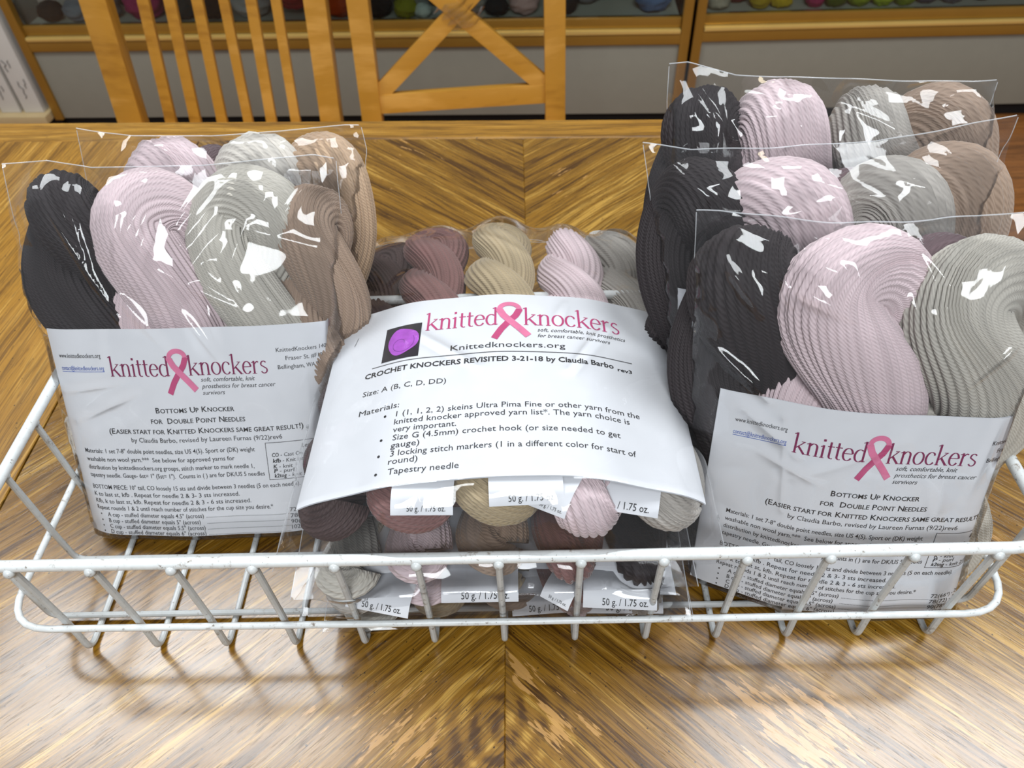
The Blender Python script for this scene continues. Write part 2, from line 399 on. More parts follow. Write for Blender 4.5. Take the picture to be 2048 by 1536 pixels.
# yarn balls on the cabinet shelves
def ball_mesh(seed):
    rnd = np.random.RandomState(seed); nu, nv = 36, 26
    u = np.arange(nu) / nu * 2 * math.pi; v = np.linspace(.001, math.pi - .001, nv)
    U, V = np.meshgrid(u, v, indexing='ij')
    ax = rnd.normal(size=(4, 3)); r = np.ones_like(U)
    D = np.stack([np.cos(U) * np.sin(V), np.sin(U) * np.sin(V), np.cos(V)], -1)
    for q in ax: r += .035 * np.sin((D @ q) * 5)
    r += .015 * np.sin(24 * V + 6 * U)
    P = D * r[..., None]
    me = mesh_obj('yarn_ball', P.reshape(-1, 3), grid_faces(nu, nv, True), M['dark'], smooth=True)
    d = me.data; bpy.data.objects.remove(me); return d
BALLS = [ball_mesh(s) for s in range(3)]
bcount = {}
def ball(cab, a, d, r, rgb, word, pos, sq=.8, zs=0.0, sx=1.15):
    me = BALLS[len(bcount) % 3].copy(); me.materials.clear()
    key = tuple(rgb); 
    if key not in bcount: bcount[key] = simple('wool_%s' % word.replace(' ', '_'), rgb, .85, 0, .35, 25)
    me.materials.append(bcount[key])
    o = bpy.data.objects.new('yarn_ball', me); COL.objects.link(o)
    w = cab.matrix_basis if False else (Matrix.Translation(cab.location) @ Matrix.Rotation(cab.rotation_euler.z, 4, 'Z'))
    o.location = w @ Vector((a, d, .05 + .277 + r * sq * .97 + zs)); o.scale = (r * sx, r, r * sq)
    o.rotation_euler = (0, 0, a * 3)
    tag(o, '%s yarn ball %s' % (word, pos), 'yarn ball', 'yarn balls in the display cabinets')
    # paper band round the ball
    b = MB(); pts = [(math.cos(t) * 1.03, math.sin(t) * .30, math.sin(t) * .98) for t in np.linspace(0, 2 * math.pi, 22)[:-1]]
    return o
bl = [(-1.325, .10, .060, (136, 148, 164), 'large slate blue', 'resting on two smaller balls near the left cabinet post', .055),
      (-1.365, .065, .036, (20, 20, 22), 'small black', 'below the slate blue ball, left', 0),
      (-1.285, .07, .038, (128, 136, 148), 'pale slate', 'below the slate blue ball, right', 0),
      (-1.20, .08, .042, (96, 98, 104), 'grey', 'behind the left chair post', 0),
      (-1.155, .16, .040, (24, 20, 20), 'black', 'left of the magenta ball, far back', 0),
      (-1.085, .085, .054, (170, 36, 100), 'magenta', 'behind the first slat of the slatted chair', 0),
      (-.965, .075, .044, (24, 52, 58), 'dark teal', 'between the second and third chair slats', 0),
      (-.875, .07, .042, (22, 20, 22), 'black', 'right of the dark teal ball', 0),
      (-.765, .085, .056, (196, 202, 206), 'silver white', 'behind the fifth chair slat', 0),
      (-.635, .09, .050, (168, 16, 30), 'crimson', 'left of the right post of the slatted chair', .02),
      (-.500, .085, .055, (206, 74, 14), 'burnt orange', 'in the gap between the two chairs', 0),
      (-.390, .07, .042, (22, 20, 22), 'black', 'right of the left post of the crossed chair', 0),
      (-.350, .13, .048, (156, 154, 12), 'olive yellow', 'behind and above the black ball by the crossed chair', .04),
      (-.308, .06, .034, (146, 148, 8), 'chartreuse', 'left of the small white ball', 0),
      (-.258, .055, .024, (200, 214, 206), 'small white', 'under the left arm of the crossed slats', 0),
      (-.215, .14, .046, (18, 50, 120), 'dark blue', 'behind the small white ball', .01),
      (-.118, .085, .042, (156, 150, 142), 'light taupe', 'right of the crossing of the slats', 0),
      (-.045, .065, .032, (18, 18, 20), 'little black', 'between the light taupe and blush balls', 0),
      (.035, .075, .042, (210, 176, 172), 'blush pink', 'just left of the right post of the crossed chair', 0),
      (.150, .075, .040, (30, 30, 34), 'charcoal', 'just right of the right post of the crossed chair', 0),
      (.215, .15, .044, (120, 118, 120), 'mid grey', 'behind the charcoal ball', 0),
      (.405, .085, .050, (96, 126, 172), 'denim blue', 'alone at the right end of the long cabinet', 0)]
for q in bl: ball(c1, q[0], q[1], q[2], q[3], q[4], q[5], zs=q[6], sx=1.05)
bl2 = [(.592, .07, .036, (182, 178, 162), 'cream grey', 'beside the gold post of the right cabinet'),
       (.655, .12, .036, (98, 12, 22), 'dark red', 'right of the cream grey ball'),
       (.712, .07, .030, (176, 150, 16), 'mustard', 'right of the dark red ball'),
       (.772, .07, .032, (206, 178, 24), 'golden yellow', 'right of the mustard ball'),
       (.835, .16, .040, (20, 16, 18), 'black', 'between the yellow balls and the rose ball'),
       (.868, .07, .026, (164, 34, 90), 'rose red', 'left of the dark green ball'),
       (.925, .07, .032, (72, 96, 12), 'dark green', 'left of the lime green ball'),
       (.992, .07, .034, (136, 160, 22), 'lime green', 'right of the dark green ball'),
       (1.058, .07, .031, (156, 180, 30), 'bright lime', 'right of the lime green ball'),
       (1.12, .07, .031, (124, 148, 22), 'moss green', 'right of the bright lime ball'),
       (1.185, .08, .034, (76, 84, 104), 'blue grey', 'right of the green balls'),
       (1.258, .08, .036, (98, 102, 116), 'steel grey', 'right of the blue grey ball'),
       (1.345, .10, .040, (26, 24, 30), 'near-black', 'at the right end of the row of balls')]
for q in bl2: ball(c2, q[0], q[1], q[2], q[3], q[4], q[5], sx=1.0)

# brochure shelf at the left of the cabinet
rack = empty('brochure_shelf', (0, 2.24, -.75), math.radians(-2.4)); tag(rack, 'low pale tan shelf at the far left holding white cards', 'shelf')
bm_box_local('board', M['tan_board'], rack, -2.1, -1.468, .052, .076, -.04, .3)
bm_box_local('base', M['dark'], rack, -2.1, -1.468, 0, .05, .03, .3)
WR = Matrix.Translation((0, 2.24, -.75)) @ Matrix.Rotation(math.radians(-2.4), 4, 'Z')
for i, (xa, lab) in enumerate(((-1.485, 'white script-printed card box nearest the gold cabinet post'), (-1.56, 'white script-printed card box, middle of the low shelf'), (-1.645, 'white script-printed card box at the left picture edge'))):
    o = empty('card_box', mw=WR @ Matrix.Translation((xa - .03, -.0, .0765))); tag(o, lab, 'box', 'white card boxes on the low shelf')
    MB().box((0, .10, .16), (.062, .22, .32), bev=.003).build('carton', M['brochure'], o)
    rnd = random.Random(i + 4); mb = MB()
    for ln in range(3):
        x0 = -.018 + ln * .016; pts = []; z = .285 - ln * .03
        while z > .04:
            pts.append((x0 + rnd.uniform(-.005, .005), -.0115, z)); z -= rnd.uniform(.004, .010)
            if rnd.random() < .12:
                if len(pts) > 3: mb.tube(pts, .0011, 5)
                pts = []; z -= .012
        if len(pts) > 3: mb.tube(pts, .0011, 5)
    mb.build('lettering', M['ink_soft'], o)['kind'] = 'stuff'

# ------------------------------------------------------------------ chairs
def seg_box(mb, p0, p1, w, d, bev=.003):
    """box from p0 to p1 in the local x-z plane, width w in-plane, depth d in y"""
    p0, p1 = Vector(p0), Vector(p1); v = p1 - p0; L = v.length
    zc = v.normalized(); yc = Vector((0, 1, 0)); xc = yc.cross(zc).normalized(); yc = zc.cross(xc)
    R = Matrix((xc, yc, zc)).transposed().to_4x4()
    mb.box((0, 0, 0), (w, d, L), bev=bev, mtx=Matrix.Translation((p0 + p1) / 2) @ R)
def chair_base(t, x0, x1, F):
    """seat and legs; F maps back plane coords; chair local: x, y (back +), z from floor"""
    xm = (x0 + x1) / 2; w = x1 - x0
    MB().box((xm, -.215, .43), (w - .005, .43, .03), bev=.008).build('seat', M['chair'], t)
    MB().box((xm, -.40, .395), (w - .08, .02, .05), bev=.003).build('apron', M['chair'], t)
    for x in (x0 + .025, x1 - .025):
        MB().box((x, -.40, .21), (.04, .04, .42), bev=.004).build('leg', M['chair'], t)
        MB().box((x, .005, .21), (.04, .042, .42), bev=.004).build('leg', M['chair'], t)
LEAN = math.radians(8)
# slatted chair: local origin on the floor below the back plane
BP = Matrix.Translation((0, 0, .45)) @ Matrix.Rotation(-LEAN, 4, 'X')     # back plane: x across, z up the back
t1 = empty('dining_chair', (-.28, 1.455, -.75)); tag(t1, 'honey wood dining chair with a vertical slatted back, left behind the table', 'chair')
def back_piece(name, t, p0, p1, w, d):
    mb = MB(); seg_box(mb, (p0[0], 0, p0[1]), (p1[0], 0, p1[1]), w, d)
    o = mb.build(name, M['chair'], t); o.data.transform(BP); return o
chair_base(t1, -.51, -.06, None)
back_piece('back_post', t1, (-.487, -.03), (-.470, .52), .050, .034)
back_piece('back_post', t1, (-.084, -.03), (-.062, .52), .041, .034)
for xb, xt, w in ((-.409, -.392, .022), (-.359, -.343, .022), (-.305, -.292, .021), (-.252, -.243, .019), (-.205, -.193, .021), (-.156, -.147, .019)):
    k = (xt - xb) / .225
    back_piece('slat', t1, (xb - k * .01, 0), (xb + k * .47, .47), w, .012)
back_piece('top_rail', t1, (-.49, .49), (-.05, .49), .07, .022)
# crossed-back chair
t2 = empty('dining_chair', (-.28, 1.455, -.75)); tag(t2, 'honey wood dining chair with a crossed X back, right of the slatted chair', 'chair')
chair_base(t2, -.02, .39, None)
back_piece('back_post', t2, (0, -.04), (.010, .56), .040, .034)
back_piece('back_post', t2, (.369, -.04), (.362, .56), .040, .034)
back_piece('lower_rail', t2, (.018, .036), (.350, .048), .037, .022)
back_piece('cross_slat', t2, (.018, .052), (.345, .345), .033, .016)
back_piece('cross_slat', t2, (.345, .064), (.018, .345), .033, .020)
back_piece('upper_rail', t2, (.018, .365), (.350, .365), .037, .022)
back_piece('top_rail', t2, (-.01, .53), (.375, .53), .06, .024)
# clear tape wound round the crossing
mb = MB(); tp = []
for i in range(60):
    a = i / 60 * 2 * math.pi * 4
    r1, r2 = .030 + .003 * math.sin(i * 1.7), .015 + .002 * math.cos(i * 2.3)
    tp.append((.190 + r1 * math.cos(a) + (i / 60 - .5) * .035, r2 * math.sin(a), .200 + .010 * math.cos(a) - (i / 60 - .5) * .04))
V = []; 
for i, p in enumerate(tp): V += [(p[0] - .006, p[1], p[2] - .008), (p[0] + .006, p[1], p[2] + .008)]
o = mesh_obj('tape_wrap', V, [(2 * i, 2 * i + 2, 2 * i + 3, 2 * i + 1) for i in range(59)], M['tape'], t2, True); o.data.transform(BP)
o['label'] = 'clear tape wound round the crossing slats'

# ------------------------------------------------------------------ wire basket
basket = empty('wire_basket', (0, .209, 0)); tag(basket, 'chipped white enamel wire basket holding the bags on the table', 'basket')
S, BH, YF, YB, XL, XR = .043, .1025, .209, .418, -.290, .290
def wire(name, pts, r, closed=False, fr=.008, seg=10, weld=()):
    P = fillet([(x, y - .209, z) for x, y, z in pts], fr, closed)
    mb = MB().tube(P, r, seg, closed)
    for w in weld: mb.sphere((w[0], w[1] - .209, w[2]), r * 1.55, 10)
    return mb.build(name, M['enamel_worn' if name == 'wire' else 'enamel'], basket)
wr = .0020; z0 = wr
for i in range(-6, 7):
    x = i * S
    wire('wire', [(x, YF - .001, BH - .001), (x, YF + .001, .038), (x, YF, z0), (x, YB, z0), (x, YB, .038), (x, YB + .001, BH - .001)], wr, weld=[(x, YF - .003, BH - .002)])
for k in range(7):
    y = YF + .0209 + k * .0408
    if y > YB - .012: continue
    wire('wire', [(XL, y, BH - .001), (XL, y, .038), (XL + .001, y, z0 + .004), (XR - .001, y, z0 + .004), (XR, y, .038), (XR, y, BH - .001)], wr, weld=[(XL, y, BH - .002), (XR, y, BH - .002)])
wire('rim', [(XL, YF, BH), (XR, YF, BH), (XR, YB, BH), (XL, YB, BH)], .0033, True, .024, 14)
wire('middle_ring', [(XL - .003, YF - .004, .038), (XR + .003, YF - .004, .038), (XR + .003, YB + .004, .038), (XL - .003, YB + .004, .038)], .0021, True, .028, 12)

# ------------------------------------------------------------------ lettering
_tc = {}
def text_geo(s, bold=0.0, shear=0.0, small=False):
    key = (s, bold, shear)
    if key in _tc: return _tc[key]
    cu = bpy.data.curves.new('t', 'FONT'); cu.body = s; cu.size = 1; cu.offset = bold; cu.shear = shear; cu.resolution_u = 2
    o = bpy.data.objects.new('t', cu); COL.objects.link(o); bpy.context.view_layer.update()
    me = bpy.data.meshes.new_from_object(o.evaluated_get(bpy.context.evaluated_depsgraph_get()))
    v = np.array([x.co[:2] for x in me.vertices]); f = [list(p.vertices) for p in me.polygons]
    adv = v[:, 0].max() if len(v) else 0; mn = v[:, 0].min() if len(v) else 0
    bpy.data.objects.remove(o); bpy.data.curves.remove(cu); bpy.data.meshes.remove(me)
    _tc[key] = (v, f, mn, adv); return _tc[key]
def smallcaps(s, bold):
    """capitals at full size, other letters as capitals at 80 percent"""
    V, F = [], []; x = 0; i = 0; n = 0
    runs = []; cur = ''; kind = None
    for ch in s:
        k = not (ch.islower())
        if ch == ' ': k = kind
        if k != kind and cur: runs.append((cur, kind)); cur = ''
        kind = k; cur += ch
    runs.append((cur, kind))
    for r, big in runs:
        body = r.strip(' ')
        lead = len(r) - len(r.lstrip(' ')); trail = len(r) - len(r.rstrip(' '))
        x += lead * .28
        if body:
            v, f, mn, mx = text_geo(body.upper(), bold); k = 1.0 if big else .80
            v = (v - [mn, 0]) * k + [x, 0]; V.append(v); F += [[q + n for q in p] for p in f]; n += len(v)
            x += (mx - mn) * k + .07
        x += trail * .28
    V = np.concatenate(V); return V, F, V[:, 0].min(), V[:, 0].max()

class Print:
    """collects flat shapes in page millimetres (x right, y down from the page top)"""
    def __init__(s): s.d = {}
    def put(s, layer, v, f):
        L = s.d.setdefault(layer, [[], [], 0]); L[0].append(np.asarray(v, float)); L[1] += [[q + L[2] for q in p] for p in f]; L[2] += len(v)
    def text(s, st, x, y, size, x1=None, bold=0, shear=0, layer='ink', sc=False, rot=0):
        v, f, mn, mx = smallcaps(st, bold) if sc else text_geo(st, bold, shear)
        sx = size if x1 is None else (x1 - x) / (mx - mn)
        w = np.stack([(v[:, 0] - mn) * sx, -v[:, 1] * size], 1)
        if rot: c, q = math.cos(rot), math.sin(rot); w = w @ np.array([[c, q], [-q, c]])
        s.put(layer, w + [x, y], f)
    def rect(s, x0, y0, x1, y1, layer='ink', n=24):
        xs = np.linspace(x0, x1, n); v = [(x, y0) for x in xs] + [(x, y1) for x in xs]
        s.put(layer, v, [[i, i + n, i + n + 1, i + 1] for i in range(n - 1)])
    def stroke(s, pts, w0, w1, layer, x, y, k, off=0):
        """pen with width w0 across vertical strokes and w1 across horizontal ones"""
        P = np.asarray(pts, float); T = np.gradient(P, axis=0); T /= np.linalg.norm(T, axis=1)[:, None] + 1e-9
        N = np.stack([-T[:, 1], T[:, 0]], 1)
        hw = .5 * np.sqrt((w0 * T[:, 1]) ** 2 + (w1 * T[:, 0]) ** 2)[:, None]
        A, B = P + N * hw, P - N * hw; n = len(P)
        v = np.concatenate([A, B]) * [k, -k] + [x, y]
        s.put(layer, v, [[i, i + 1, i + 1 + n, i + n] for i in range(n - 1)])
def arc(cx, cy, rx, ry, a0, a1, n=14):
    t = np.radians(np.linspace(a0, a1, n)); return [(cx + rx * math.cos(q), cy + ry * math.sin(q)) for q in t]
def lineseg(a, b, n=5): return [(a[0] + (b[0] - a[0]) * t, a[1] + (b[1] - a[1]) * t) for t in np.linspace(0, 1, n)]
def serif_glyph(P, ch, x, y, k, layer):
    T, t = .15, .05
    st = lambda p, w0=T, w1=t: P.stroke(p, w0, w1, layer, x, y, k)
    sf = lambda cx, cy, w=.32: P.stroke(lineseg((cx - w / 2, cy + .025), (cx + w / 2, cy + .025)), .05, .05, layer, x, y, k)
    flag = lambda cx, cy: P.stroke(lineseg((cx - .2, cy - .1), (cx + .05, cy - .01), 4), .09, .06, layer, x, y, k)
    if ch == 'k':
        st(lineseg((.2, 0), (.2, 1.6))); sf(.2, 0); flag(.2, 1.58); st(lineseg((.78, .93), (.26, .42)), .07, .07)
        st(lineseg((.40, .58), (.88, .02)), .15, .15); sf(.72, .93, .3); sf(.9, 0, .26); return .98
    if ch == 'n':
        st(lineseg((.2, 0), (.2, 1.0))); sf(.2, 0); flag(.2, .97)
        st(lineseg((.2, .72), (.3, .86), 3) + arc(.5, .70, .24, .27, 130, 10) + lineseg((.74, .6), (.74, 0))); sf(.74, 0); return .97
    if ch == 'i':
        st(lineseg((.2, 0), (.2, 1.0))); sf(.2, 0); flag(.2, .97); st(lineseg((.2, 1.28), (.2, 1.46), 3), .18, .1); return .44
    if ch == 't':
        st(lineseg((.24, 1.3), (.24, .25)) + arc(.42, .22, .18, .2, 180, 300, 8)); P.stroke(lineseg((.04, .95), (.52, .95)), .07, .07, layer, x, y, k); return .56
    if ch in 'eco':
        if ch == 'o': st(arc(.45, .5, .36, .48, 0, 360, 30)); return .92
        if ch == 'e':
            st(arc(.42, .5, .33, .48, 8, 325, 28)); P.stroke(lineseg((.12, .56), (.74, .56)), .06, .06, layer, x, y, k); return .83
        st(arc(.43, .5, .34, .48, 45, 322, 26)); st(lineseg((.66, .88), (.68, .74), 3), .12, .1); return .80
    if ch == 'd':
        st(arc(.42, .48, .33, .47, 55, 305, 26)); st(lineseg((.72, 0), (.72, 1.6))); flag(.72, 1.58); st(lineseg((.72, .03), (.88, .06), 3), .07, .06)
        st(lineseg((.60, .90), (.72, .80), 3), .06, .05); st(lineseg((.60, .08), (.72, .18), 3), .06, .05); return .95
    if ch == 'r':
        st(lineseg((.2, 0), (.2, 1.0))); sf(.2, 0, .36); flag(.2, .97); st(lineseg((.2, .70), (.34, .86), 3) + arc(.48, .78, .14, .16, 130, 40, 6), .09, .09); return .66
    if ch == 's':
        st(arc(.35, .73, .22, .23, 30, 200, 12) + arc(.36, .26, .24, .24, 60, -160, 16)[2:], .12, .07); return .68
    return .4
def word(P, s, x0, x1, y, k, layer):
    W = {'k': .98, 'n': .97, 'i': .44, 't': .56, 'e': .83, 'c': .80, 'o': .92, 'd': .95, 'r': .66, 's': .68}
    tot = sum(W[c] for c in s); sx = (x1 - x0) / tot; x = 0
    for ch in s:
        Q = Print(); serif_glyph(Q, ch, 0, 0, 1, layer)
        for L, (vs_, fs, n) in Q.d.items():
            v = np.concatenate(vs_); P.put(L, np.stack([x0 + (x + v[:, 0]) * sx, y + v[:, 1] * k], 1), fs)
        x += W[ch]
def ribbon(P, cx, top, h):
    """awareness ribbon: loop above, tails crossing below"""
    k = h
    c = [(-.30, -1.0), (-.16, -.74), (0, -.52), (.13, -.36), (.20, -.2)] + arc(0, -.17, .2, .15, 0, 180, 16) + [(-.20, -.2), (-.12, -.36), (0.02, -.52), (.22, -.74), (.38, -.93)]
    c = np.array(c); n = len(c)
    def band(p, w, layer):
        p = np.asarray(p); d = np.linspace(0, 1, len(p)); tt = np.linspace(0, 1, 40); q = np.stack([np.interp(tt, d, p[:, 0]), np.interp(tt, d, p[:, 1])], 1)
        P.stroke(q, w, w, layer, cx, top, k)
    band(c[:6], .14, 'ribbon_b'); band(c[5:-5], .11, 'ribbon_a'); band(c[-6:], .15, 'ribbon_a2')

def page_bottoms(full=True):
    P = Print(); T = P.text
    T('www.knittedknockers.org', 8, 18, 4.1, 41); T('contact@knittedknockers.org', 8, 26, 4.1, 42, layer='ink_blue'); P.rect(8, 26.8, 42, 27.15, 'ink_blue')
    if not full: return P
    word(P, 'knitted', 46, 91.5, 30, 8.2, 'ink_maroon'); word(P, 'knockers', 104, 161, 30, 8.2, 'ink_maroon')
    ribbon(P, 97.5, 13.5, 28)
    for s, x, y, x1 in (('soft, comfortable, knit', 112, 34.2, 151), ('prosthetics for breast cancer', 112, 38.6, 165), ('survivors', 112, 42.8, 128)): T(s, x, y, 4.1, x1, shear=.3)
    for s, x, y, x1 in (('KnittedKnockers 1405', 168, 17, 207), ('Fraser St. #F103,', 174, 22.5, 205), ('Bellingham, WA 98229', 168, 28, 207)): T(s, x, y, 3.9, x1)
    T('Bottoms Up Knocker', 76, 54, 5.2, 133, .011, sc=True); T('for  Double Point Needles', 71, 61, 5.2, 140, .011, sc=True)
    T('(Easier start for Knitted Knockers same great result!)', 37, 68, 5.2, 181, .011, sc=True)
    T('by Claudia Barbo, revised by Laureen Furnas (9/22)rev6', 53, 73.8, 4.5, 165)
    B = 4.35
    for s, y, x1 in (('Materials: 1 set 7-8" double point needles, size US 4(5). Sport or (DK) weight', 81.5, 144), ('washable non wool yarn.***  See below for approved yarns for', 87.3, 128),
                     ('distribution by knittedknockers.org groups, stitch marker to mark needle 1,', 93, 142), ('tapestry needle. Gauge- 6st= 1" (5st= 1").  Counts in ( ) are for DK/US 5 needles', 98.5, 149)): T(s, 13, y, B, x1, .004)
    for s, y, x1 in (('BOTTOM PIECE: 10" tail, CO loosely 15 sts and divide between 3 needles (5 on each needle).', 107, 174), ('K to last st, kfb . Repeat for needle 2 & 3- 3 sts increased.', 112.2, 128),
                     ('Kfb, k to last st, kfb. Repeat for needle 2 & 3 - 6 sts increased.', 117.2, 136), ('Repeat rounds 1 & 2 until reach number of stitches for the cup size you desire.*', 122, 152)): T(s, 13, y, B, x1, .004)
    for q, (s, y, n) in enumerate((('A cup - stuffed diameter equals 4.5" (across)', 126.8, '72(66*) - 24'), ('B cup - stuffed diameter equals 5" (across)', 131.2, '78(72) - 26'), ('C cup - stuffed diameter equals 5.5" (across)', 135.4, '90(78*) - 30'), ('D cup - stuffed diameter equals 6" (across)', 139.4, '102*(90) - 34'))):
        T(s, 22, y, B, 99 - (q == 1) * 3, .004); T('.' * 62, 101, y, 3.6, 163); T(n, 164, y - 1.5, 4.2, 190, 0); T('•', 15, y + .4, 5)
    P.rect(152, 76, 207, 76.35, n=20); P.rect(152, 101.5, 207, 101.85, n=20)
    for x in (152, 206.7): P.put('ink', [(x, 76), (x + .35, 76), (x + .35, 101.8), (x, 101.8)], [[0, 3, 2, 1]])
    T('Legend', 178, 81, 4, 191, .012, .25)
    for a, b, y, x0, x1 in (('CO', ' - Cast On', 86, 161, 178), ('kfb', ' - Knit into front & back', 90, 162, 203), ('K', ' - knit', 94, 159, 170), ('P', ' - purl', 97, 159, 171), ('k2tog', ' - knit 2 stitches tog.', 100.4, 165, 203)):
        T(a, 156, y, 3.8, x0, .02, .15); T(b.strip(), x0 + 1.2, y, 3.8, x1, 0, .15)
    return P
def page_crochet():
    P = Print(); T = P.text
    # small photo of a purple knitted piece on black
    n = 12
    P.put('photo_black', [(31 + 24.6 * i / 16, 21 + 29 * j / 6) for i in range(17) for j in range(7)], [[i * 7 + j, i * 7 + 7 + j, i * 7 + 8 + j, i * 7 + j + 1] for i in range(16) for j in range(6)])
    e = [(43.5 + 10.4 * math.cos(t) * (1 + .08 * math.cos(t)), 35 + 11.2 * math.sin(t) * (1 + .10 * math.cos(3 * t + .4))) for t in np.linspace(0, 2 * math.pi, 36)[:-1]]
    P.put('photo_purple', [(43.5 + (x - 43.5) * q / 5, 35 + (y - 35) * q / 5) for q in (5, 4, 3, 2, 1) for x, y in e], [[q * 35 + (i + 1) % 35, q * 35 + i, q * 35 + 35 + i, q * 35 + 35 + (i + 1) % 35] for q in range(4) for i in range(35)] + [[140 + i for i in range(35)][::-1]])
    for q in range(7):
        a = q * .9
        P.stroke([(math.cos(t) * (2.0 + t * 1.05), math.sin(t) * (2.0 + t * 1.05)) for t in np.linspace(a, a + 1.5, 9)], .35, .35, 'photo_stitch', 43, 37, 1)
    word(P, 'knitted', 58, 106, 29, 10.2, 'ink_rose'); word(P, 'knockers', 122, 186, 29, 10.2, 'ink_rose')
    ribbon(P, 113, 9, 32)
    T('soft, comfortable, knit prosthetics', 131, 34.5, 4.4, 189, shear=.3); T('for breast cancer survivors', 131, 39.6, 4.4, 178, shear=.3)
    word_s = 'Knittedknockers.org'; T(word_s, 76, 48.5, 6.4, 148, 0)
    P.rect(25, 52, 191, 52.6, 'ink_grey', 40)
    T('CROCHET KNOCKERS REVISITED 3-21-18 by Claudia Barbo', 21, 60, 5.6, 178, .022); T('rev3', 180.5, 61, 3.8, 190, .02)
    T('Size: A (B, C, D, DD)', 22, 74, 5.5, 75); T('Materials:', 22, 88.5, 5.5, 48)
    L = [('1 (1, 1, 2, 2) skeins Ultra Pima Fine or other yarn from the', 95, 190, 1), ('knitted knocker approved yarn list*. The yarn choice is', 100.6, 183, 0), ('very important.', 106, 83, 0),
         ('Size G (4.5mm) crochet hook (or size needed to get', 111.5, 176, 1), ('gauge)', 116.6, 63, 0), ('3 locking stitch markers (1 in a different color for start of', 122, 184, 1), ('round)', 127, 63, 0), ('Tapestry needle', 133.4, 86, 1)]
    for s, y, x1, b in L:
        T(s, 47 if b else 46.5, y, 5.4, x1)
        if b: P.put('ink', [(40 + .85 * math.cos(t), y - 1.6 + .85 * math.sin(t)) for t in np.linspace(0, 6.2, 12)[:-1]], [list(range(11))[::-1]])
    P.put('ink_grey', [(9.8, 21), (10.2, 21), (8.4, 28), (8.0, 28)], [[0, 3, 2, 1]])   # staple
    return P
LAYMAT = {'ink': ('lettering', 'ink'), 'ink_grey': ('printed_rule', 'ink_grey'), 'ink_maroon': ('logo_lettering', 'ink_maroon'), 'ink_rose': ('logo_lettering', 'ink_rose'), 'ink_blue': ('web_link_lettering', 'ink_blue'),
          'ribbon_a': ('printed_ribbon', 'pink_light'), 'ribbon_a2': ('printed_ribbon', 'pink_light'), 'ribbon_b': ('printed_ribbon', 'pink_dark'), 'photo_black': ('printed_photo', 'photo_black'), 'photo_purple': ('printed_photo', 'photo_purple'), 'photo_stitch': ('printed_photo', 'photo_purple_d')}
LIFT = {'ribbon_a': .12, 'ribbon_a2': .16, 'ribbon_b': .08, 'photo_purple': .12, 'photo_stitch': .17}

# ------------------------------------------------------------------ yarn skeins
def skein_geo(L, R, r, hp, ycross, nstr=42, seed=0, flat=.8, seglen=.0045, end=.75, sub=4, twist=6.0):
    """a hank folded in two and twisted: closed hairpin path swept with a strand-ridged section.
       local X across, Y along (0..L), Z outward"""
    rnd = np.random.RandomState(seed)
    y0, y1 = r * end + .002, L - r - R * .7
    phi = lambda y: math.pi / 2 + math.pi * (y - ycross) / hp
    n = max(16, int((y1 - y0) / (seglen * .85)))
    ys = np.linspace(y0, y1, n)
    Rv = R * (1 + .10 * np.sin(ys / hp * 2 + rnd.uniform(0, 6)))
    A = np.stack([Rv * np.cos(phi_v(ys, ycross, hp)), ys, Rv * np.sin(phi_v(ys, ycross, hp))], 1)
    Bp = A * [-1, 1, -1]
    def archp(p, q, up):
        k = 9; t = np.linspace(0, math.pi, k + 2)[1:-1]; m = (p + q) / 2; d = (p - q) / 2
        return np.array([m + d * math.cos(a) + np.array([0, up * math.sin(a), 0]) for a in t])
    top = archp(A[-1], Bp[-1], R * .75); bot = archp(Bp[0], A[0], -R * .75)
    P = np.concatenate([A, top, Bp[::-1], bot]); n = len(P)
    for _ in range(8): P = (np.roll(P, 1, 0) + 2 * P + np.roll(P, -1, 0)) / 4
    T, N, B = frames_along(P, True)
    s = np.concatenate([[0], np.cumsum(np.linalg.norm(np.diff(P, axis=0), axis=1))])
    m = nstr * sub; th = np.arange(m) / m * 2 * math.pi
    fr = (np.arange(m) % sub) / sub
    ridge = {4: [0, .80, 1.0, .80], 3: [0, .95, .95], 2: [0, 1]}[sub]
    sr = math.pi * r / nstr * .95
    rid = np.array(ridge)[np.arange(m) % sub] * sr * 1.35
    strand = np.arange(m) // sub
    drift = np.zeros((n, m)); jit = rnd.uniform(-1, 1, nstr)
    for q in range(4):
        f1, f2, p1 = rnd.uniform(20, 60), rnd.randint(1, 5), rnd.uniform(0, 6)
        drift += .075 * np.sin(s[:, None] * f1 + th[None, :] * f2 + p1)
    tw = s[:, None] * twist + .10 * np.sin(s[:, None] * 28 + th[None, :] * 2 + seed)
    ang = th[None, :] + tw + drift
    lump = np.zeros((n, m))
    for q in range(5):
        f1, f2, p1 = rnd.uniform(15, 70), rnd.randint(1, 4), rnd.uniform(0, 6); lump += .022 * np.sin(s[:, None] * f1 + th[None, :] * f2 + p1)
    rad = r * (1 + lump) - sr + rid[None, :] + (jit[strand] * sr * .55)[None, :] * (.5 + np.sin(s[:, None] * 30 + strand[None, :] * 2.1))
    V = P[:, None, :] + rad[..., None] * (np.cos(ang)[..., None] * N[:, None, :] + np.sin(ang)[..., None] * B[:, None, :])
    V[..., 2] *= flat
    V = V.reshape(-1, 3)
    i, j = np.meshgrid(np.arange(n), np.arange(m), indexing='ij'); i2, j2 = (i + 1) % n, (j + 1) % m
    F = np.stack([i * m + j, i * m + j2, i2 * m + j2, i2 * m + j], -1).reshape(-1, 4)
    sc = np.append(s, s[-1] + .004)
    U = np.stack([np.stack([j / sub, sc[i]], -1), np.stack([(j + 1) / sub, sc[i]], -1), np.stack([(j + 1) / sub, sc[i + 1]], -1), np.stack([j / sub, sc[i + 1]], -1)], -2).reshape(-1, 2)
    return V, F, U
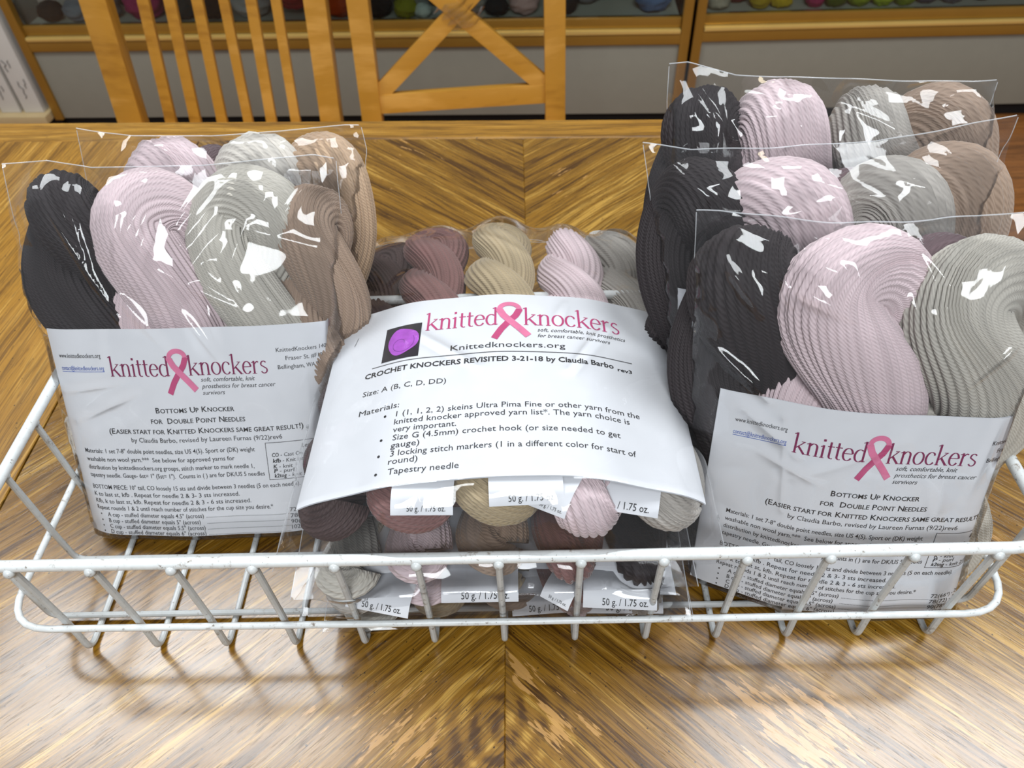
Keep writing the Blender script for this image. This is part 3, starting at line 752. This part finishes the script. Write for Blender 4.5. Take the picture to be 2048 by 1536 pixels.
def phi_v(ys, yc, hp): return np.pi / 2 + np.pi * (ys - yc) / hp

# ------------------------------------------------------------------ a filled bag
def bagframe(P, yaw, lean, roll=0):
    w, l = math.radians(yaw), math.radians(lean)
    r = np.array([math.cos(w), math.sin(w), 0]); bk = np.array([-math.sin(w), math.cos(w), 0])
    up = math.cos(l) * np.array([0, 0, 1]) + math.sin(l) * bk; n = np.cross(r, up)
    if roll:
        g = math.radians(roll); r, up = r * math.cos(g) + up * math.sin(g), up * math.cos(g) - r * math.sin(g)
    m = Matrix.Identity(4)
    for i in range(3): m[i][0], m[i][1], m[i][2], m[i][3] = r[i], up[i], n[i], P[i]
    return m
def on_plane(Mx, u, v, c=0.0):
    n = np.array(Mx.col[2][:3]); P = np.array(Mx.col[3][:3]) + n * c; d = ray(u, v)
    q = CAM + d * (np.dot(P - CAM, n) / np.dot(d, n)) - P
    return np.array([q @ np.array(Mx.col[0][:3]), q @ np.array(Mx.col[1][:3])])

def blur(H, k=1):
    for _ in range(k):
        G = H.copy(); G[1:-1, 1:-1] = (H[1:-1, 1:-1] * 2 + H[:-2, 1:-1] + H[2:, 1:-1] + H[1:-1, :-2] + H[1:-1, 2:]) / 6; H = G
    return H
class Bag:
    CELL = .0025
    def __init__(s, Mx, left, right, top, bottom=None, c_edge=-.030, pixels=True):
        s.M = Mx; cv = (lambda L: np.array([on_plane(Mx, *p, c_edge) for p in L])) if pixels else (lambda L: np.array(L, float))
        l, r, t = cv(left), cv(right), cv(top)
        s.l = l[np.argsort(l[:, 1])]; s.r = r[np.argsort(r[:, 1])]; s.t = t[np.argsort(t[:, 0])]
        s.b0 = min(s.l[0, 1], s.r[0, 1]) if bottom is None else bottom
        s.ce = c_edge; s.items = []; s.lo_items = []
        s.a0 = min(s.l[:, 0].min(), s.r[:, 0].min(), s.t[:, 0].min()) - .012; s.a1 = max(s.r[:, 0].max(), s.t[:, 0].max()) + .012
        s.bm = s.t[:, 1].max() + .012
        s.na = int((s.a1 - s.a0) / s.CELL) + 2; s.nb = int((s.bm - s.b0 + .012) / s.CELL) + 2
        A, B = np.meshgrid(s.a0 + np.arange(s.na) * s.CELL, s.b0 - .010 + np.arange(s.nb) * s.CELL, indexing='ij'); s.A, s.B = A, B
        s.mask = (A > s.L(B)) & (A < s.R(B)) & (B > s.b0) & (B < s.T(A))
        s.obs = np.full(A.shape, -9.0); s.low = np.full(A.shape, 9.0)
    def L(s, b): return np.interp(b, s.l[:, 1], s.l[:, 0])
    def R(s, b): return np.interp(b, s.r[:, 1], s.r[:, 0])
    def T(s, a): return np.interp(a, s.t[:, 0], s.t[:, 1])
    def ij(s, a, b): return (a - s.a0) / s.CELL, (b - (s.b0 - .010)) / s.CELL
    def drop(s, V):
        i, j = s.ij(V[:, 0], V[:, 1]); i = np.clip(np.round(i).astype(int), 0, s.na - 1); j = np.clip(np.round(j).astype(int), 0, s.nb - 1)
        np.maximum.at(s.obs, (i, j), V[:, 2]); np.minimum.at(s.low, (i, j), V[:, 2])
    def solve(s, obs, sign=1, it=700, lift=.0012):
        O = obs * sign
        G = O.copy()
        for dx in (-1, 0, 1):
            for dy in (-1, 0, 1): G = np.maximum(G, np.roll(np.roll(O, dx, 0), dy, 1))
        G = np.where(G > -5, G + lift, -9)
        e = s.ce * sign; H = np.full(G.shape, e); m = s.mask
        H = np.where(m, np.maximum(H, np.where(G > -5, G, e)), e)
        for _ in range(it):
            K = H.copy(); K[1:-1, 1:-1] = (H[:-2, 1:-1] + H[2:, 1:-1] + H[1:-1, :-2] + H[1:-1, 2:]) / 4
            H = np.where(m, np.maximum(K, G), e)
        return blur(H, 1) * sign
    def sample(s, H, a, b):
        i, j = s.ij(np.asarray(a), np.asarray(b)); i = np.clip(i, 0, s.na - 1.001); j = np.clip(j, 0, s.nb - 1.001)
        i0, j0 = i.astype(int), j.astype(int); u, v = i - i0, j - j0
        return (H[i0, j0] * (1 - u) * (1 - v) + H[i0 + 1, j0] * u * (1 - v) + H[i0, j0 + 1] * (1 - u) * v + H[i0 + 1, j0 + 1] * u * v)
    # ---- contents
    def skein(s, a, b, L, col, label, R=.016, r=.021, hp=.075, cross=.1, nstr=42, c=0.0, flat=.78, tilt=0, seed=0, sub=4, group=None, end=.75, seglen=.0045, mirror=False):
        """a,b: local position of the lower end; c: local height of its front surface"""
        V, F, U = skein_geo(L, R, r, hp, cross - b, nstr, seed, flat, seglen, end, sub)
        if mirror: V = V * [-1, 1, 1]; F = F[:, ::-1]; U = U.reshape(-1, 4, 2)[:, ::-1].reshape(-1, 2)
        cz = c - (R + r) * flat
        o = mesh_obj('yarn_skein', V, F, M['y_' + col], None, True, U)
        mt = s.M @ Matrix.Translation((a, b, cz)) @ Matrix.Rotation(math.radians(tilt), 4, 'Z')
        o.matrix_world = mt; tag(o, label, 'yarn', group)
        t = math.radians(tilt); W = V.copy(); W[:, 0] = a + V[:, 0] * math.cos(t) - V[:, 1] * math.sin(t); W[:, 1] = b + V[:, 0] * math.sin(t) + V[:, 1] * math.cos(t); W[:, 2] += cz
        s.drop(W); o['_b'] = 0; del o['_b']
        o_local = (mt, cz); s.items.append(o); return o, mt
    def band(s, o, mt, x0, x1, yb, ln, rad, cz, txt=True, rot=0, tipdrop=.95, extra=None, say='50 g. / 1.75 oz.', flip=False):
        """printed paper band folded over the lower end of a skein (child of the skein); local coords of the skein"""
        n = 26; m = 8; V = []; g = math.radians(rot)
        def pt(x, q):     # q: metres along the band from its upper end
            q0 = ln
            if q < q0: y, z = yb + q0 - q, cz
            else:
                a = (q - q0) / rad; y, z = yb - rad * math.sin(a), cz - rad * (1 - math.cos(a))
            xm = (x0 + x1) / 2; X, Y = x - xm, y - yb
            return (xm + X * math.cos(g) - Y * math.sin(g), yb + X * math.sin(g) + Y * math.cos(g), z)
        tot = ln + rad * tipdrop
        V = np.array([pt(x, q) for x in np.linspace(x0, x1, m) for q in np.linspace(0, tot, n)])
        b = mesh_obj('paper_band', V, grid_faces(m, n)[:, ::-1], M['paper'], o, True)
        if txt:
            v, f, mn, mx = text_geo(say, .006); k = (x1 - x0) * .62 / (mx - mn)
            xs = x0 + (x1 - x0) * .26 + (v[:, 0] - mn) * k; qs = tot - .0020 - v[:, 1] * k * 1.25
            if flip: xs = x0 + x1 - xs; qs = 2 * tot - .004 - qs - .008
            if extra:
                v2, f2, mn2, mx2 = text_geo(extra, 0); k2 = (x1 - x0) * .42 / (mx2 - mn2); nv = len(xs)
                xs = np.concatenate([xs, x0 + (x1 - x0) * .12 + (v2[:, 0] - mn2) * k2]); qs = np.concatenate([qs, tot - .021 - v2[:, 1] * k2 * 1.25])
                f = f + [[i + nv for i in p] for p in f2]
            W = []
            for x, q in zip(xs, qs):
                p = np.array(pt(x, q)); a = max(0, (q - ln) / rad); nrm = np.array([0, -math.sin(a), math.cos(a)]); W.append(p + nrm * .0003)
            mesh_obj('lettering', W, f, M['ink'], b)
        q = np.array([mt @ Vector(p) for p in V]); inv = s.M.inverted()
        s.drop(np.array([inv @ Vector(p) for p in q]) + [0, 0, .0006])
    # ---- page
    def page(s, ac, b0, b1, label, printer, group=None, w=.2159, rot=0, smooth=10, extra=0.0, name='instruction_sheet', kx=1.0):
        H = s.solve(s.obs, 1, 500)
        hb = s.B[0]; mid = (b0 + b1) / 2
        lo = np.where((hb >= b0) & (hb <= mid))[0]; hi = np.where((hb >= mid) & (hb <= b1 + .002))[0]
        pl, ph = H[:, lo].max(1), H[:, hi].max(1)
        av = s.A[:, 0]
        def sm(p):
            for _ in range(smooth): q = p.copy(); q[1:-1] = (p[:-2] + 2 * p[1:-1] + p[2:]) / 4; p = q
            return p
        pl, ph = sm(pl), sm(ph)
        def lerp(a, b):
            t = np.clip((b - b0) / (b1 - b0), 0, 1); return np.interp(a, av, pl) * (1 - t) + np.interp(a, av, ph) * t
        def wrap(p, bb):
            l, r = s.L(bb) + .002, s.R(bb) - .002; m = (av > l) & (av < r); A_, C_ = av[m], p[m]
            kk = np.array([.002, .006, .012, .02, .035, .06])
            A_ = np.concatenate([(A_[0] + .08 * kk)[::-1], A_, A_[-1] - .08 * kk]); C_ = np.concatenate([(C_[0] - kk)[::-1], C_, C_[-1] - kk])
            i0 = np.argmin(np.abs(A_ - ac)); d = np.concatenate([[0], np.cumsum(np.hypot(np.diff(A_), np.diff(C_)))]); d -= d[i0] + (ac - A_[i0])
            return d, A_, C_
        G = lerp(s.A, s.B); reg = (s.B >= b0) & (s.B <= b1) & s.mask & (np.abs(s.A - ac) < .085)
        lift = np.percentile((H - G)[reg], 96); lift = max(lift, 0) + .0008 + extra
        dl, al, cl = wrap(pl, (b0 + mid) / 2); dh, ah, ch = wrap(ph, (b1 + mid) / 2); g = math.radians(rot)
        def pt(xmm, ymm):
            x = (np.asarray(xmm) / 215.9 * w - w / 2); y = (.14 - np.asarray(ymm) / 1000) / .14 * (b1 - b0) - (b1 - b0) / 2
            X, Y = x * math.cos(g) - y * math.sin(g), x * math.sin(g) + y * math.cos(g); b = Y + mid
            t = np.clip((b - b0) / (b1 - b0), 0, 1)
            a = np.interp(X, dl, al) * (1 - t) + np.interp(X, dh, ah) * t
            return a, b, np.interp(X, dl, cl) * (1 - t) + np.interp(X, dh, ch) * t + lift
        nx, ny = 130, 60
        X, Y = np.meshgrid(np.linspace(0, 215.9, nx), np.linspace(0, 140, ny), indexing='ij')
        a, b, c = pt(X, Y); V = np.stack([a, b, c], -1).reshape(-1, 3)
        root = empty(name, mw=s.M @ Matrix.Translation((ac, b0, 0))); tag(root, label, 'sheet of paper', group)
        off = np.array([ac, b0, 0])
        F = grid_faces(nx, ny)[:, ::-1]
        mesh_obj('paper', V - off, F, M['paper'], root, True)
        mesh_obj('folded_back', V * [1, 1, 1] - off - [0, 0, .0009], F, M['paper'], root, True)
        if printer:
            for layer, (vs_, fs, n) in printer.d.items():
                v = np.concatenate(vs_); a_, b_, c_ = pt(108 + (v[:, 0] - 108) * kx, v[:, 1]); nm, mk = LAYMAT[layer]
                mesh_obj(nm, np.stack([a_, b_, c_ + .00022 + LIFT.get(layer, 0) / 1000], -1) - off, fs, M[mk], root)
        W = V.copy(); W[:, 2] += .0003; s.drop(W)
        return root
    # ---- film
    def film(s, label, group=None, creases=(), nrand=16, seed=0, nu=150, nv=180, amp=.0028, hem=True, name='plastic_bag', wr=1.0):
        Hf = s.solve(s.obs, 1, 500, .0014); Hb = s.solve(s.low, -1, 500, .0014)
        rnd = np.random.RandomState(seed)
        S_, T_ = np.meshgrid(np.linspace(0, 1, nu), np.linspace(0, 1, nv), indexing='ij')
        aT0, aT1 = s.t[0, 0], s.t[-1, 0]
        top = s.T(aT0 + (aT1 - aT0) * S_)
        b = s.b0 + T_ * (top - s.b0); a = s.L(b) + (s.R(b) - s.L(b)) * S_
        f = s.sample(Hf, a, b); k = s.sample(Hb, a, b)
        edge = np.minimum(1, np.minimum(np.minimum(S_, 1 - S_) * 14, np.minimum(T_ * 16, (1 - T_) * 9)))
        cr = list(creases)
        x0, x1 = a.min(), a.max(); y0, y1 = b.min(), b.max()
        for _ in range(nrand):
            cx, cy = rnd.uniform(x0, x1), rnd.uniform(y0 + .3 * (y1 - y0), y1); ang = rnd.uniform(0, math.pi); ln = rnd.uniform(.02, .07)
            cr.append(((cx, cy), (cx + ln * math.cos(ang), cy + ln * math.sin(ang)), rnd.uniform(.002, .005), rnd.uniform(.5, 1.3)))
        D = np.zeros_like(a)
        for (p, q, wd, h) in cr:
            p, q = np.array(p), np.array(q); v = q - p; L2 = v @ v + 1e-9
            t = ((a - p[0]) * v[0] + (b - p[1]) * v[1]) / L2; tc = np.clip(t, 0, 1)
            d = np.hypot(a - p[0] - tc * v[0], b - p[1] - tc * v[1])
            D = np.maximum(D, h * amp * np.exp(-(d / wd) ** 1.5) * (.35 + .65 * np.sin(np.pi * np.clip(tc, .05, .95))))
        # low wrinkles
        Wn = np.zeros_like(a)
        for _ in range(9):
            fx, fy_, ph = rnd.uniform(-160, 160), rnd.uniform(-90, 90), rnd.uniform(0, 6)
            Wn += np.sin(a * fx + b * fy_ + ph + 1.5 * np.sin(b * 60 + ph * 2))
        Wn = np.abs(Wn / 9)
        free = np.clip((f - s.sample(np.where(s.obs > -5, s.obs, s.ce), a, b)) / .006, .25, 1)
        f2 = f + (D + Wn * .0016 * wr) * edge
        # the flat top of the bag waves in and out together
        wave = .0035 * np.clip((T_ - .82) / .18, 0, 1) * (np.sin(a * 55 + seed) + .5 * np.sin(a * 140 + 2 * seed))
        k2 = k - (Wn * .0012) * edge; f2 = f2 + wave; k2 = k2 + wave
        thin = .0003
        f2 = np.maximum(f2, k2 + thin)
        Vf = np.stack([a, b, f2], -1).reshape(-1, 3); Vb = np.stack([a, b, k2], -1).reshape(-1, 3)
        root = empty(name, mw=s.M.copy()); tag(root, label, 'plastic bag', group)
        F = grid_faces(nu, nv)
        mesh_obj('front_film', Vf, F, M['film'], root, True); mesh_obj('back_film', Vb, F, M['film'], root, True)
        if hem:
            def seam(idx, nm, r):
                P = (Vf.reshape(nu, nv, 3)[idx] + Vb.reshape(nu, nv, 3)[idx]) / 2
                P = P[::2]
                if len(P) > 3: MB().tube(P, r, 5).build(nm, M['seam'], root)
            seam((slice(None), -1), 'top_seam', .0004); seam((0, slice(None)), 'side_seam', .0003); seam((-1, slice(None)), 'side_seam', .0003)
        return root

G1, G2 = 'yarn hanks in the upright bags', 'small yarn hanks in the flat bags'
PB = page_bottoms(); PBL = page_bottoms(False)
def px_line(B, u, v): return on_plane(B.M, u, v)

# ---- left front bag
LFM = bagframe((-.2, .275, .006), 0, 30)
B = Bag(LFM, [(236, 1092), (205, 1030), (150, 860), (103, 668), (60, 560), (30, 470), (0, 325)], [(640, 1100), (660, 900), (690, 700), (684, 500), (675, 316)],
        [(0, 328), (90, 321), (180, 335), (400, 331), (630, 309), (676, 317)], bottom=.0)
def sk(B, top, low, col, label, c=0., **k):
    """place a skein by where its upper end and a lower axis point lie on the bag's front plane"""
    cz = c - (k['R'] + k['r']) * k.get('flat', .78) * 1.1
    p, q = on_plane(B.M, *top, cz), on_plane(B.M, *low, c); d = p - q; d /= np.linalg.norm(d)
    L = k.pop('L', .22); b0 = p - d * L
    if b0[1] < .004: L = (p[1] - .006) / d[1]; b0 = p - d * L
    cr = k.pop('cross', None); crb = on_plane(B.M, *cr, c)[1] if cr else .1
    return B.skein(b0[0], b0[1], L, col, label, c=c, cross=crb, tilt=-math.degrees(math.atan2(d[0], d[1])), **k)
sk(B, (112, 338), (156, 660), 'black', 'black-brown yarn hank at the left edge of the front left bag', c=-.006, R=.015, r=.0225, flat=.66, hp=.07, cross=(120, 430), nstr=42, seed=1, group=G1)
sk(B, (286, 332), (300, 670), 'pink', 'pale pink twisted yarn hank in the front left bag', c=0, R=.0195, r=.0255, flat=.64, hp=.09, cross=(285, 540), nstr=46, seed=2, group=G1)
sk(B, (490, 328), (492, 670), 'grey', 'light grey twisted yarn hank in the front left bag', c=-.004, R=.0165, r=.0225, flat=.68, hp=.08, cross=(500, 600), nstr=46, seed=3, group=G1)
sk(B, (618, 362), (622, 650), 'taupe', 'taupe brown yarn hank at the right of the front left bag', c=-.012, R=.0135, r=.0205, flat=.7, hp=.075, cross=(620, 500), nstr=42, seed=4, group=G1)
B.page(.007, .011, .154, 'printed Bottoms Up Knocker sheet in the front left bag', PB, w=.190, smooth=26, group=None)
pl = lambda u, v: tuple(on_plane(LFM, u, v))
B.film('clear bag standing front left, filled with black, pink, grey and taupe hanks', seed=3, nrand=18, creases=[
    (pl(40, 350), pl(240, 640), .003, 1.6), (pl(110, 370), pl(200, 600), .002, 1.3), (pl(190, 350), pl(160, 410), .002, 1.4), (pl(232, 430), pl(230, 550), .0025, 1.2),
    (pl(300, 420), pl(270, 570), .0025, 1.2), (pl(440, 440), pl(310, 650), .005, 1.6), (pl(480, 440), pl(450, 570), .003, 1.3), (pl(590, 370), pl(540, 470), .003, 1.4), (pl(0, 330), pl(60, 400), .003, 1.5), (pl(600, 310), pl(500, 370), .003, 1.2)])

# ---- left rear bag
LBM = bagframe((-.172, .345, .006), -3, 26)
B = Bag(LBM, [(290, 900), (200, 520), (180, 400), (158, 255)], [(690, 850), (714, 700), (722, 500), (735, 300), (722, 250)], [(158, 256), (260, 272), (420, 272), (560, 262), (690, 250), (724, 250)], bottom=.0)
sk(B, (315, 273), (315, 400), 'pink', 'pale pink hank in the bag behind the front left bag', c=-.002, R=.014, r=.029, flat=.62, hp=.11, cross=(310, 310), nstr=42, seed=12, sub=4, group=G1)
sk(B, (415, 285), (415, 400), 'plum', 'dark plum hank peeking between pink and grey in the left rear bag', c=-.020, R=.010, r=.016, hp=.08, cross=(410, 400), nstr=42, seed=13, sub=3, group=G1)
sk(B, (500, 266), (500, 400), 'pale', 'off-white hank in the bag behind the front left bag', c=-.002, R=.013, r=.029, flat=.62, hp=.11, cross=(500, 300), nstr=42, seed=14, group=G1)
sk(B, (645, 262), (632, 560), 'tan', 'light tan hank at the right of the left rear bag', c=-.004, R=.012, r=.0235, flat=.7, hp=.09, cross=(640, 300), nstr=36, seed=15, group=G1)
B.page(.012, .011, .152, 'printed sheet in the left rear bag, only its right edge showing', PBL, smooth=26)
B.film('clear bag standing behind the front left bag, leaning back', seed=8, nrand=14)

# ---- right bags, front to rear
RFM = bagframe((.214, .212, .006), -9, 19)
pr = lambda u, v: tuple(on_plane(RFM, u, v))
B = Bag(RFM, [(1385, 1205), (1375, 1100), (1378, 850), (1388, 600), (1394, 425)], [(1880, 1270), (1915, 1150), (1975, 900), (2060, 650), (2110, 420)],
        [(1394, 425), (1440, 424), (1600, 437), (1800, 446), (1960, 436), (2112, 410)], bottom=.0)
sk(B, (1488, 440), (1500, 900), 'black', 'black-brown yarn hank at the left of the front right bag', c=-.012, R=.0185, r=.0275, flat=.62, hp=.085, cross=(1500, 640), nstr=48, seed=21, group=G1, L=.23)
_o, _mt = sk(B, (1748, 438), (1690, 880), 'pink', 'large pale pink twisted hank in the front right bag', c=0, R=.0235, r=.0270, hp=.088, cross=(1715, 745), nstr=54, flat=.58, seed=22, group=G1, L=.23)
sk(B, (1990, 462), (1925, 860), 'grey', 'warm grey twisted hank at the right of the front right bag', c=-.006, R=.0225, r=.0268, flat=.58, hp=.09, cross=(1940, 742), nstr=48, seed=23, group=G1, L=.22)
sk(B, (1880, 462), (1860, 860), 'plum', 'plum hank mostly hidden behind pink and grey in the front right bag', c=-.030, R=.010, r=.016, hp=.085, nstr=30, seed=24, sub=3, group=G1)
B.band(_o, _mt, -.014, .040, .003, .012, .016, .028, rot=6, tipdrop=.8, say='YARNS', flip=True)
B.page(-.008, .012, .150, 'printed Bottoms Up Knocker sheet in the front right bag', PB, kx=.96, w=.190, smooth=26)
B.film('clear bag standing front right against the basket rim, filled with large hanks', seed=5, nrand=20, creases=[
    (pr(1400, 470), pr(1530, 640), .004, 1.8), (pr(1460, 470), pr(1700, 560), .0035, 1.7), (pr(1430, 440), pr(1650, 500), .003, 1.5), (pr(1550, 500), pr(1590, 620), .003, 1.4), (pr(1720, 510), pr(1735, 610), .005, 1.6),
    (pr(1720, 510), pr(1800, 530), .004, 1.3), (pr(1410, 700), pr(1540, 800), .003, 1.5), (pr(1860, 500), pr(1920, 590), .0025, 1.3), (pr(1960, 480), pr(1940, 530), .003, 1.4), (pr(1640, 600), pr(1700, 630), .003, 1.0), (pr(1394, 430), pr(1400, 640), .003, 1.3)], nu=180, nv=210)

RMM = bagframe((.206, .282, .006), -2, 21)
pm = lambda u, v: tuple(on_plane(RMM, u, v))
B = Bag(RMM, [(1370, 1050), (1345, 900), (1325, 640), (1310, 450), (1287, 286)], [(1850, 1050), (1900, 700), (1960, 400), (2000, 330), (2030, 232)], [(1287, 287), (1380, 300), (1600, 290), (1760, 285), (1900, 255), (2030, 228)], bottom=.0)
sk(B, (1400, 310), (1400, 620), 'black', 'black-brown hank at the left of the middle right bag', c=-.008, R=.015, r=.0225, flat=.68, hp=.08, cross=(1400, 400), nstr=42, seed=31, group=G1)
sk(B, (1565, 302), (1560, 620), 'pink', 'pale pink hank in the middle right bag', c=0, R=.014, r=.031, flat=.60, hp=.12, cross=(1560, 360), nstr=42, seed=32, group=G1)
sk(B, (1790, 312), (1780, 620), 'stone', 'stone grey hank with loose strand ends in the middle right bag', c=-.003, R=.013, r=.027, flat=.66, hp=.11, cross=(1760, 370), nstr=42, seed=33, group=G1)
sk(B, (1905, 282), (1880, 620), 'taupe', 'taupe hank at the right of the middle right bag', c=-.016, R=.012, r=.028, flat=.64, hp=.11, cross=(1900, 320), nstr=42, seed=34, group=G1)
sk(B, (1700, 330), (1700, 620), 'plum', 'dark plum hank peeking between pink and stone grey, middle right bag', c=-.026, R=.010, r=.015, hp=.08, nstr=28, seed=35, sub=3, group=G1)
B.page(-.026, .022, .168, 'printed sheet in the middle right bag, only its web address showing', PBL, smooth=26)
B.film('clear bag standing behind the front right bag, open corners spread', seed=17, nrand=18, creases=[
    (pm(1300, 300), pm(1420, 400), .0035, 1.8), (pm(1470, 340), pm(1690, 330), .004, 1.6), (pm(1640, 370), pm(1790, 410), .003, 1.4), (pm(1430, 380), pm(1480, 360), .004, 1.3), (pm(1850, 300), pm(1980, 340), .003, 1.5), (pm(1990, 250), pm(1930, 330), .003, 1.5)], nu=170, nv=190)

RBM = bagframe((.206, .350, .006), -2, 21)
pb = lambda u, v: tuple(on_plane(RBM, u, v))
B = Bag(RBM, [(1380, 900), (1340, 600), (1333, 400), (1335, 200), (1340, 128)], [(1850, 900), (1880, 600), (1920, 380), (1960, 260), (1998, 165)], [(1338, 128), (1375, 124), (1470, 150), (1620, 155), (1800, 162), (1940, 162), (2000, 160)], bottom=.0)
sk(B, (1415, 162), (1405, 420), 'black', 'black-brown hank at the left of the rear right bag', c=-.006, R=.0155, r=.0225, flat=.7, hp=.085, cross=(1420, 320), nstr=42, seed=41, group=G1)
sk(B, (1565, 155), (1560, 420), 'pink', 'pale pink hank with a loop at its centre, rear right bag', c=0, R=.015, r=.0265, flat=.66, hp=.12, cross=(1600, 260), nstr=42, seed=42, group=G1)
sk(B, (1735, 165), (1760, 420), 'stone', 'silver grey hank in the rear right bag', c=-.004, R=.019, r=.024, flat=.66, hp=.10, cross=(1740, 300), nstr=42, seed=43, group=G1)
sk(B, (1880, 168), (1880, 420), 'taupe', 'brownish taupe hank at the right of the rear right bag', c=-.008, R=.012, r=.0265, flat=.66, hp=.11, cross=(1880, 210), nstr=42, seed=44, group=G1)
B.page(-.018, .012, .150, 'sheet hidden low in the rear right bag', None, smooth=26)
B.film('clear bag standing rearmost at the right, in front of the grey cabinet', seed=29, nrand=16, creases=[
    (pb(1400, 150), pb(1470, 280), .0035, 1.6), (pb(1380, 170), pb(1440, 260), .003, 1.3), (pb(1500, 180), pb(1600, 210), .004, 1.6), (pb(1650, 180), pb(1800, 260), .003, 1.4), (pb(1820, 190), pb(1870, 170), .003, 1.3), (pb(1900, 210), pb(1970, 170), .003, 1.5), (pb(1470, 240), pb(1580, 230), .004, 1.2)])

# ---- flat bags stacked in the middle, top one first
def flat_bag(P, lean, yaw, cols, ordn, top, detail, film_label, seed, flat=.72, L=.285, page=None, pagelab=None, kx=1.0, arch_k=.0022, P0=-.004, b_end=-.016, hw=(.116, .112), ced=-.018, bands=(), pg=(.0, .012, .152), c0=0., rr=(.0085, .0125), rot=0, pitch=.0425, pw=.2159):
    Mx = bagframe(P, yaw, lean); Lh = L + .016
    B = Bag(Mx, [(-hw[0], b_end), (-hw[0] - .001, .10), (-hw[1], Lh)], [(hw[0], b_end), (hw[0] + .001, .10), (hw[1], Lh)], [(-hw[1], Lh - .004), (-.05, Lh + .003), (.05, Lh), (hw[1], Lh - .003)], bottom=b_end, c_edge=ced, pixels=False)
    n = len(cols)
    for i, (col, lab) in enumerate(cols):
        a = (i - (n - 1) / 2) * pitch
        arch = c0 - arch_k * (i - (n - 1) / 2) ** 2
        o, mt = B.skein(a, P0 + .004 * ((i * 7) % 3) / 2 + (.010 if detail and i in (0, 4) else 0), L + .004 * ((i * 5) % 3), col, lab, c=arch, R=rr[0], r=rr[1], hp=.047, cross=.22 + .006 * i, nstr=30 if detail else 20, sub=4 if detail else 3,
                        flat=flat, seed=seed * 10 + i, group=G2, tilt=(-1.5, 1, 0, -1, 1.2)[i], seglen=.0035 if detail else .006)
        for bd in bands:
            if bd[0] == i: B.band(o, mt, bd[1], bd[2], bd[3], bd[4], bd[5], bd[6], rot=bd[7], extra='100% Pima' if detail and i == 2 else None)
    if page is not None: B.page(pg[0], pg[1], pg[2], pagelab, page, smooth=30, rot=rot, w=pw, kx=kx)
    B.film(film_label, seed=seed, nrand=5 if detail else 8, wr=.25 if detail else 1, nu=150 if detail else 110, nv=190 if detail else 120, amp=.0022, group=None)
    return B
w1 = ['black', 'mauve', 'khaki', 'pink', 'stone']
names = {'espresso': 'dark espresso', 'black': 'black', 'mauve': 'mauve brown', 'khaki': 'khaki', 'pink': 'pale pink', 'stone': 'stone grey', 'taupe': 'taupe', 'pale': 'off-white', 'grey': 'grey'}
def labs(cols, where): return [(c, '%s small twisted hank %s' % (names[c], where)) for c in cols]
PC = page_crochet()
flat_bag((0, .230, .128), 93.5, 0, labs(['espresso', 'mauve', 'khaki', 'pink', 'stone'], 'in the top bag of the centre stack'), 1, 0, True, 'clear bag lying flat on top of the centre stack with the crochet sheet', 51, page=PC,
         pagelab='printed Crochet Knockers Revisited sheet on the top flat bag', hw=(.120, .120), ced=-.034, kx=.93, arch_k=.0044, P0=-.006, b_end=-.021, L=.270, rr=(.0108, .0150), pitch=.0458, pw=.226, pg=(.002, .002, .158), c0=.010, bands=[(1, -.008, .024, .006, .03, .016, .0186, -2), (2, -.004, .034, .006, .03, .016, .0186, 2), (3, -.024, -.004, .008, .03, .018, .0200, -26), (4, -.046, -.004, .008, .03, .018, .0190, -14)])
flat_bag((-.004, .221, .0895), 89.5, 1, labs(['grey', 'pink', 'taupe', 'mauve', 'black'], 'in the second bag from the top of the centre stack'), 2, 0, False, 'clear flat bag second from the top of the centre stack', 52, flat=.60, arch_k=.004, page=Print(), pagelab='white sheet in the second flat bag of the centre stack', L=.195, hw=(.112, .112), pw=.19, pg=(-.004, .03, .17))
flat_bag((-.004, .222, .0610), 90, -1, labs(['stone', 'pink', 'khaki', 'mauve', 'black'], 'in the third bag from the top, seen through the wires'), 3, 0, False, 'clear flat bag third from the top of the centre stack, behind the wires', 53, flat=.70, page=Print(), pagelab='white sheet in the third flat bag, corner showing at right', L=.195, hw=(.112, .112), pw=.205, pg=(.002, .004, .144), bands=[(0, .0, .038, .000, .02, .014, .0150, -10), (1, .012, .056, .000, .02, .014, .0150, 0), (3, -.012, .006, .000, .02, .014, .0150, -30), (4, -.034, .008, .000, .02, .014, .0150, -4)])
flat_bag((.002, .228, .0310), 90, 1.5, labs(['grey', 'khaki', 'taupe', 'pink', 'stone'], 'in the bottom bag of the centre stack'), 4, 0, False, 'clear flat bag at the bottom of the centre stack on the basket floor', 54, flat=.56, page=Print(), pagelab='white sheet in the bottom flat bag of the centre stack', L=.195, hw=(.112, .112), ced=-.012, pw=.205, pg=(.002, -.002, .138), bands=[(3, -.04, .0, .004, .02, .010, .002, 3), (4, -.036, .012, .004, .02, .010, .002, -4)])
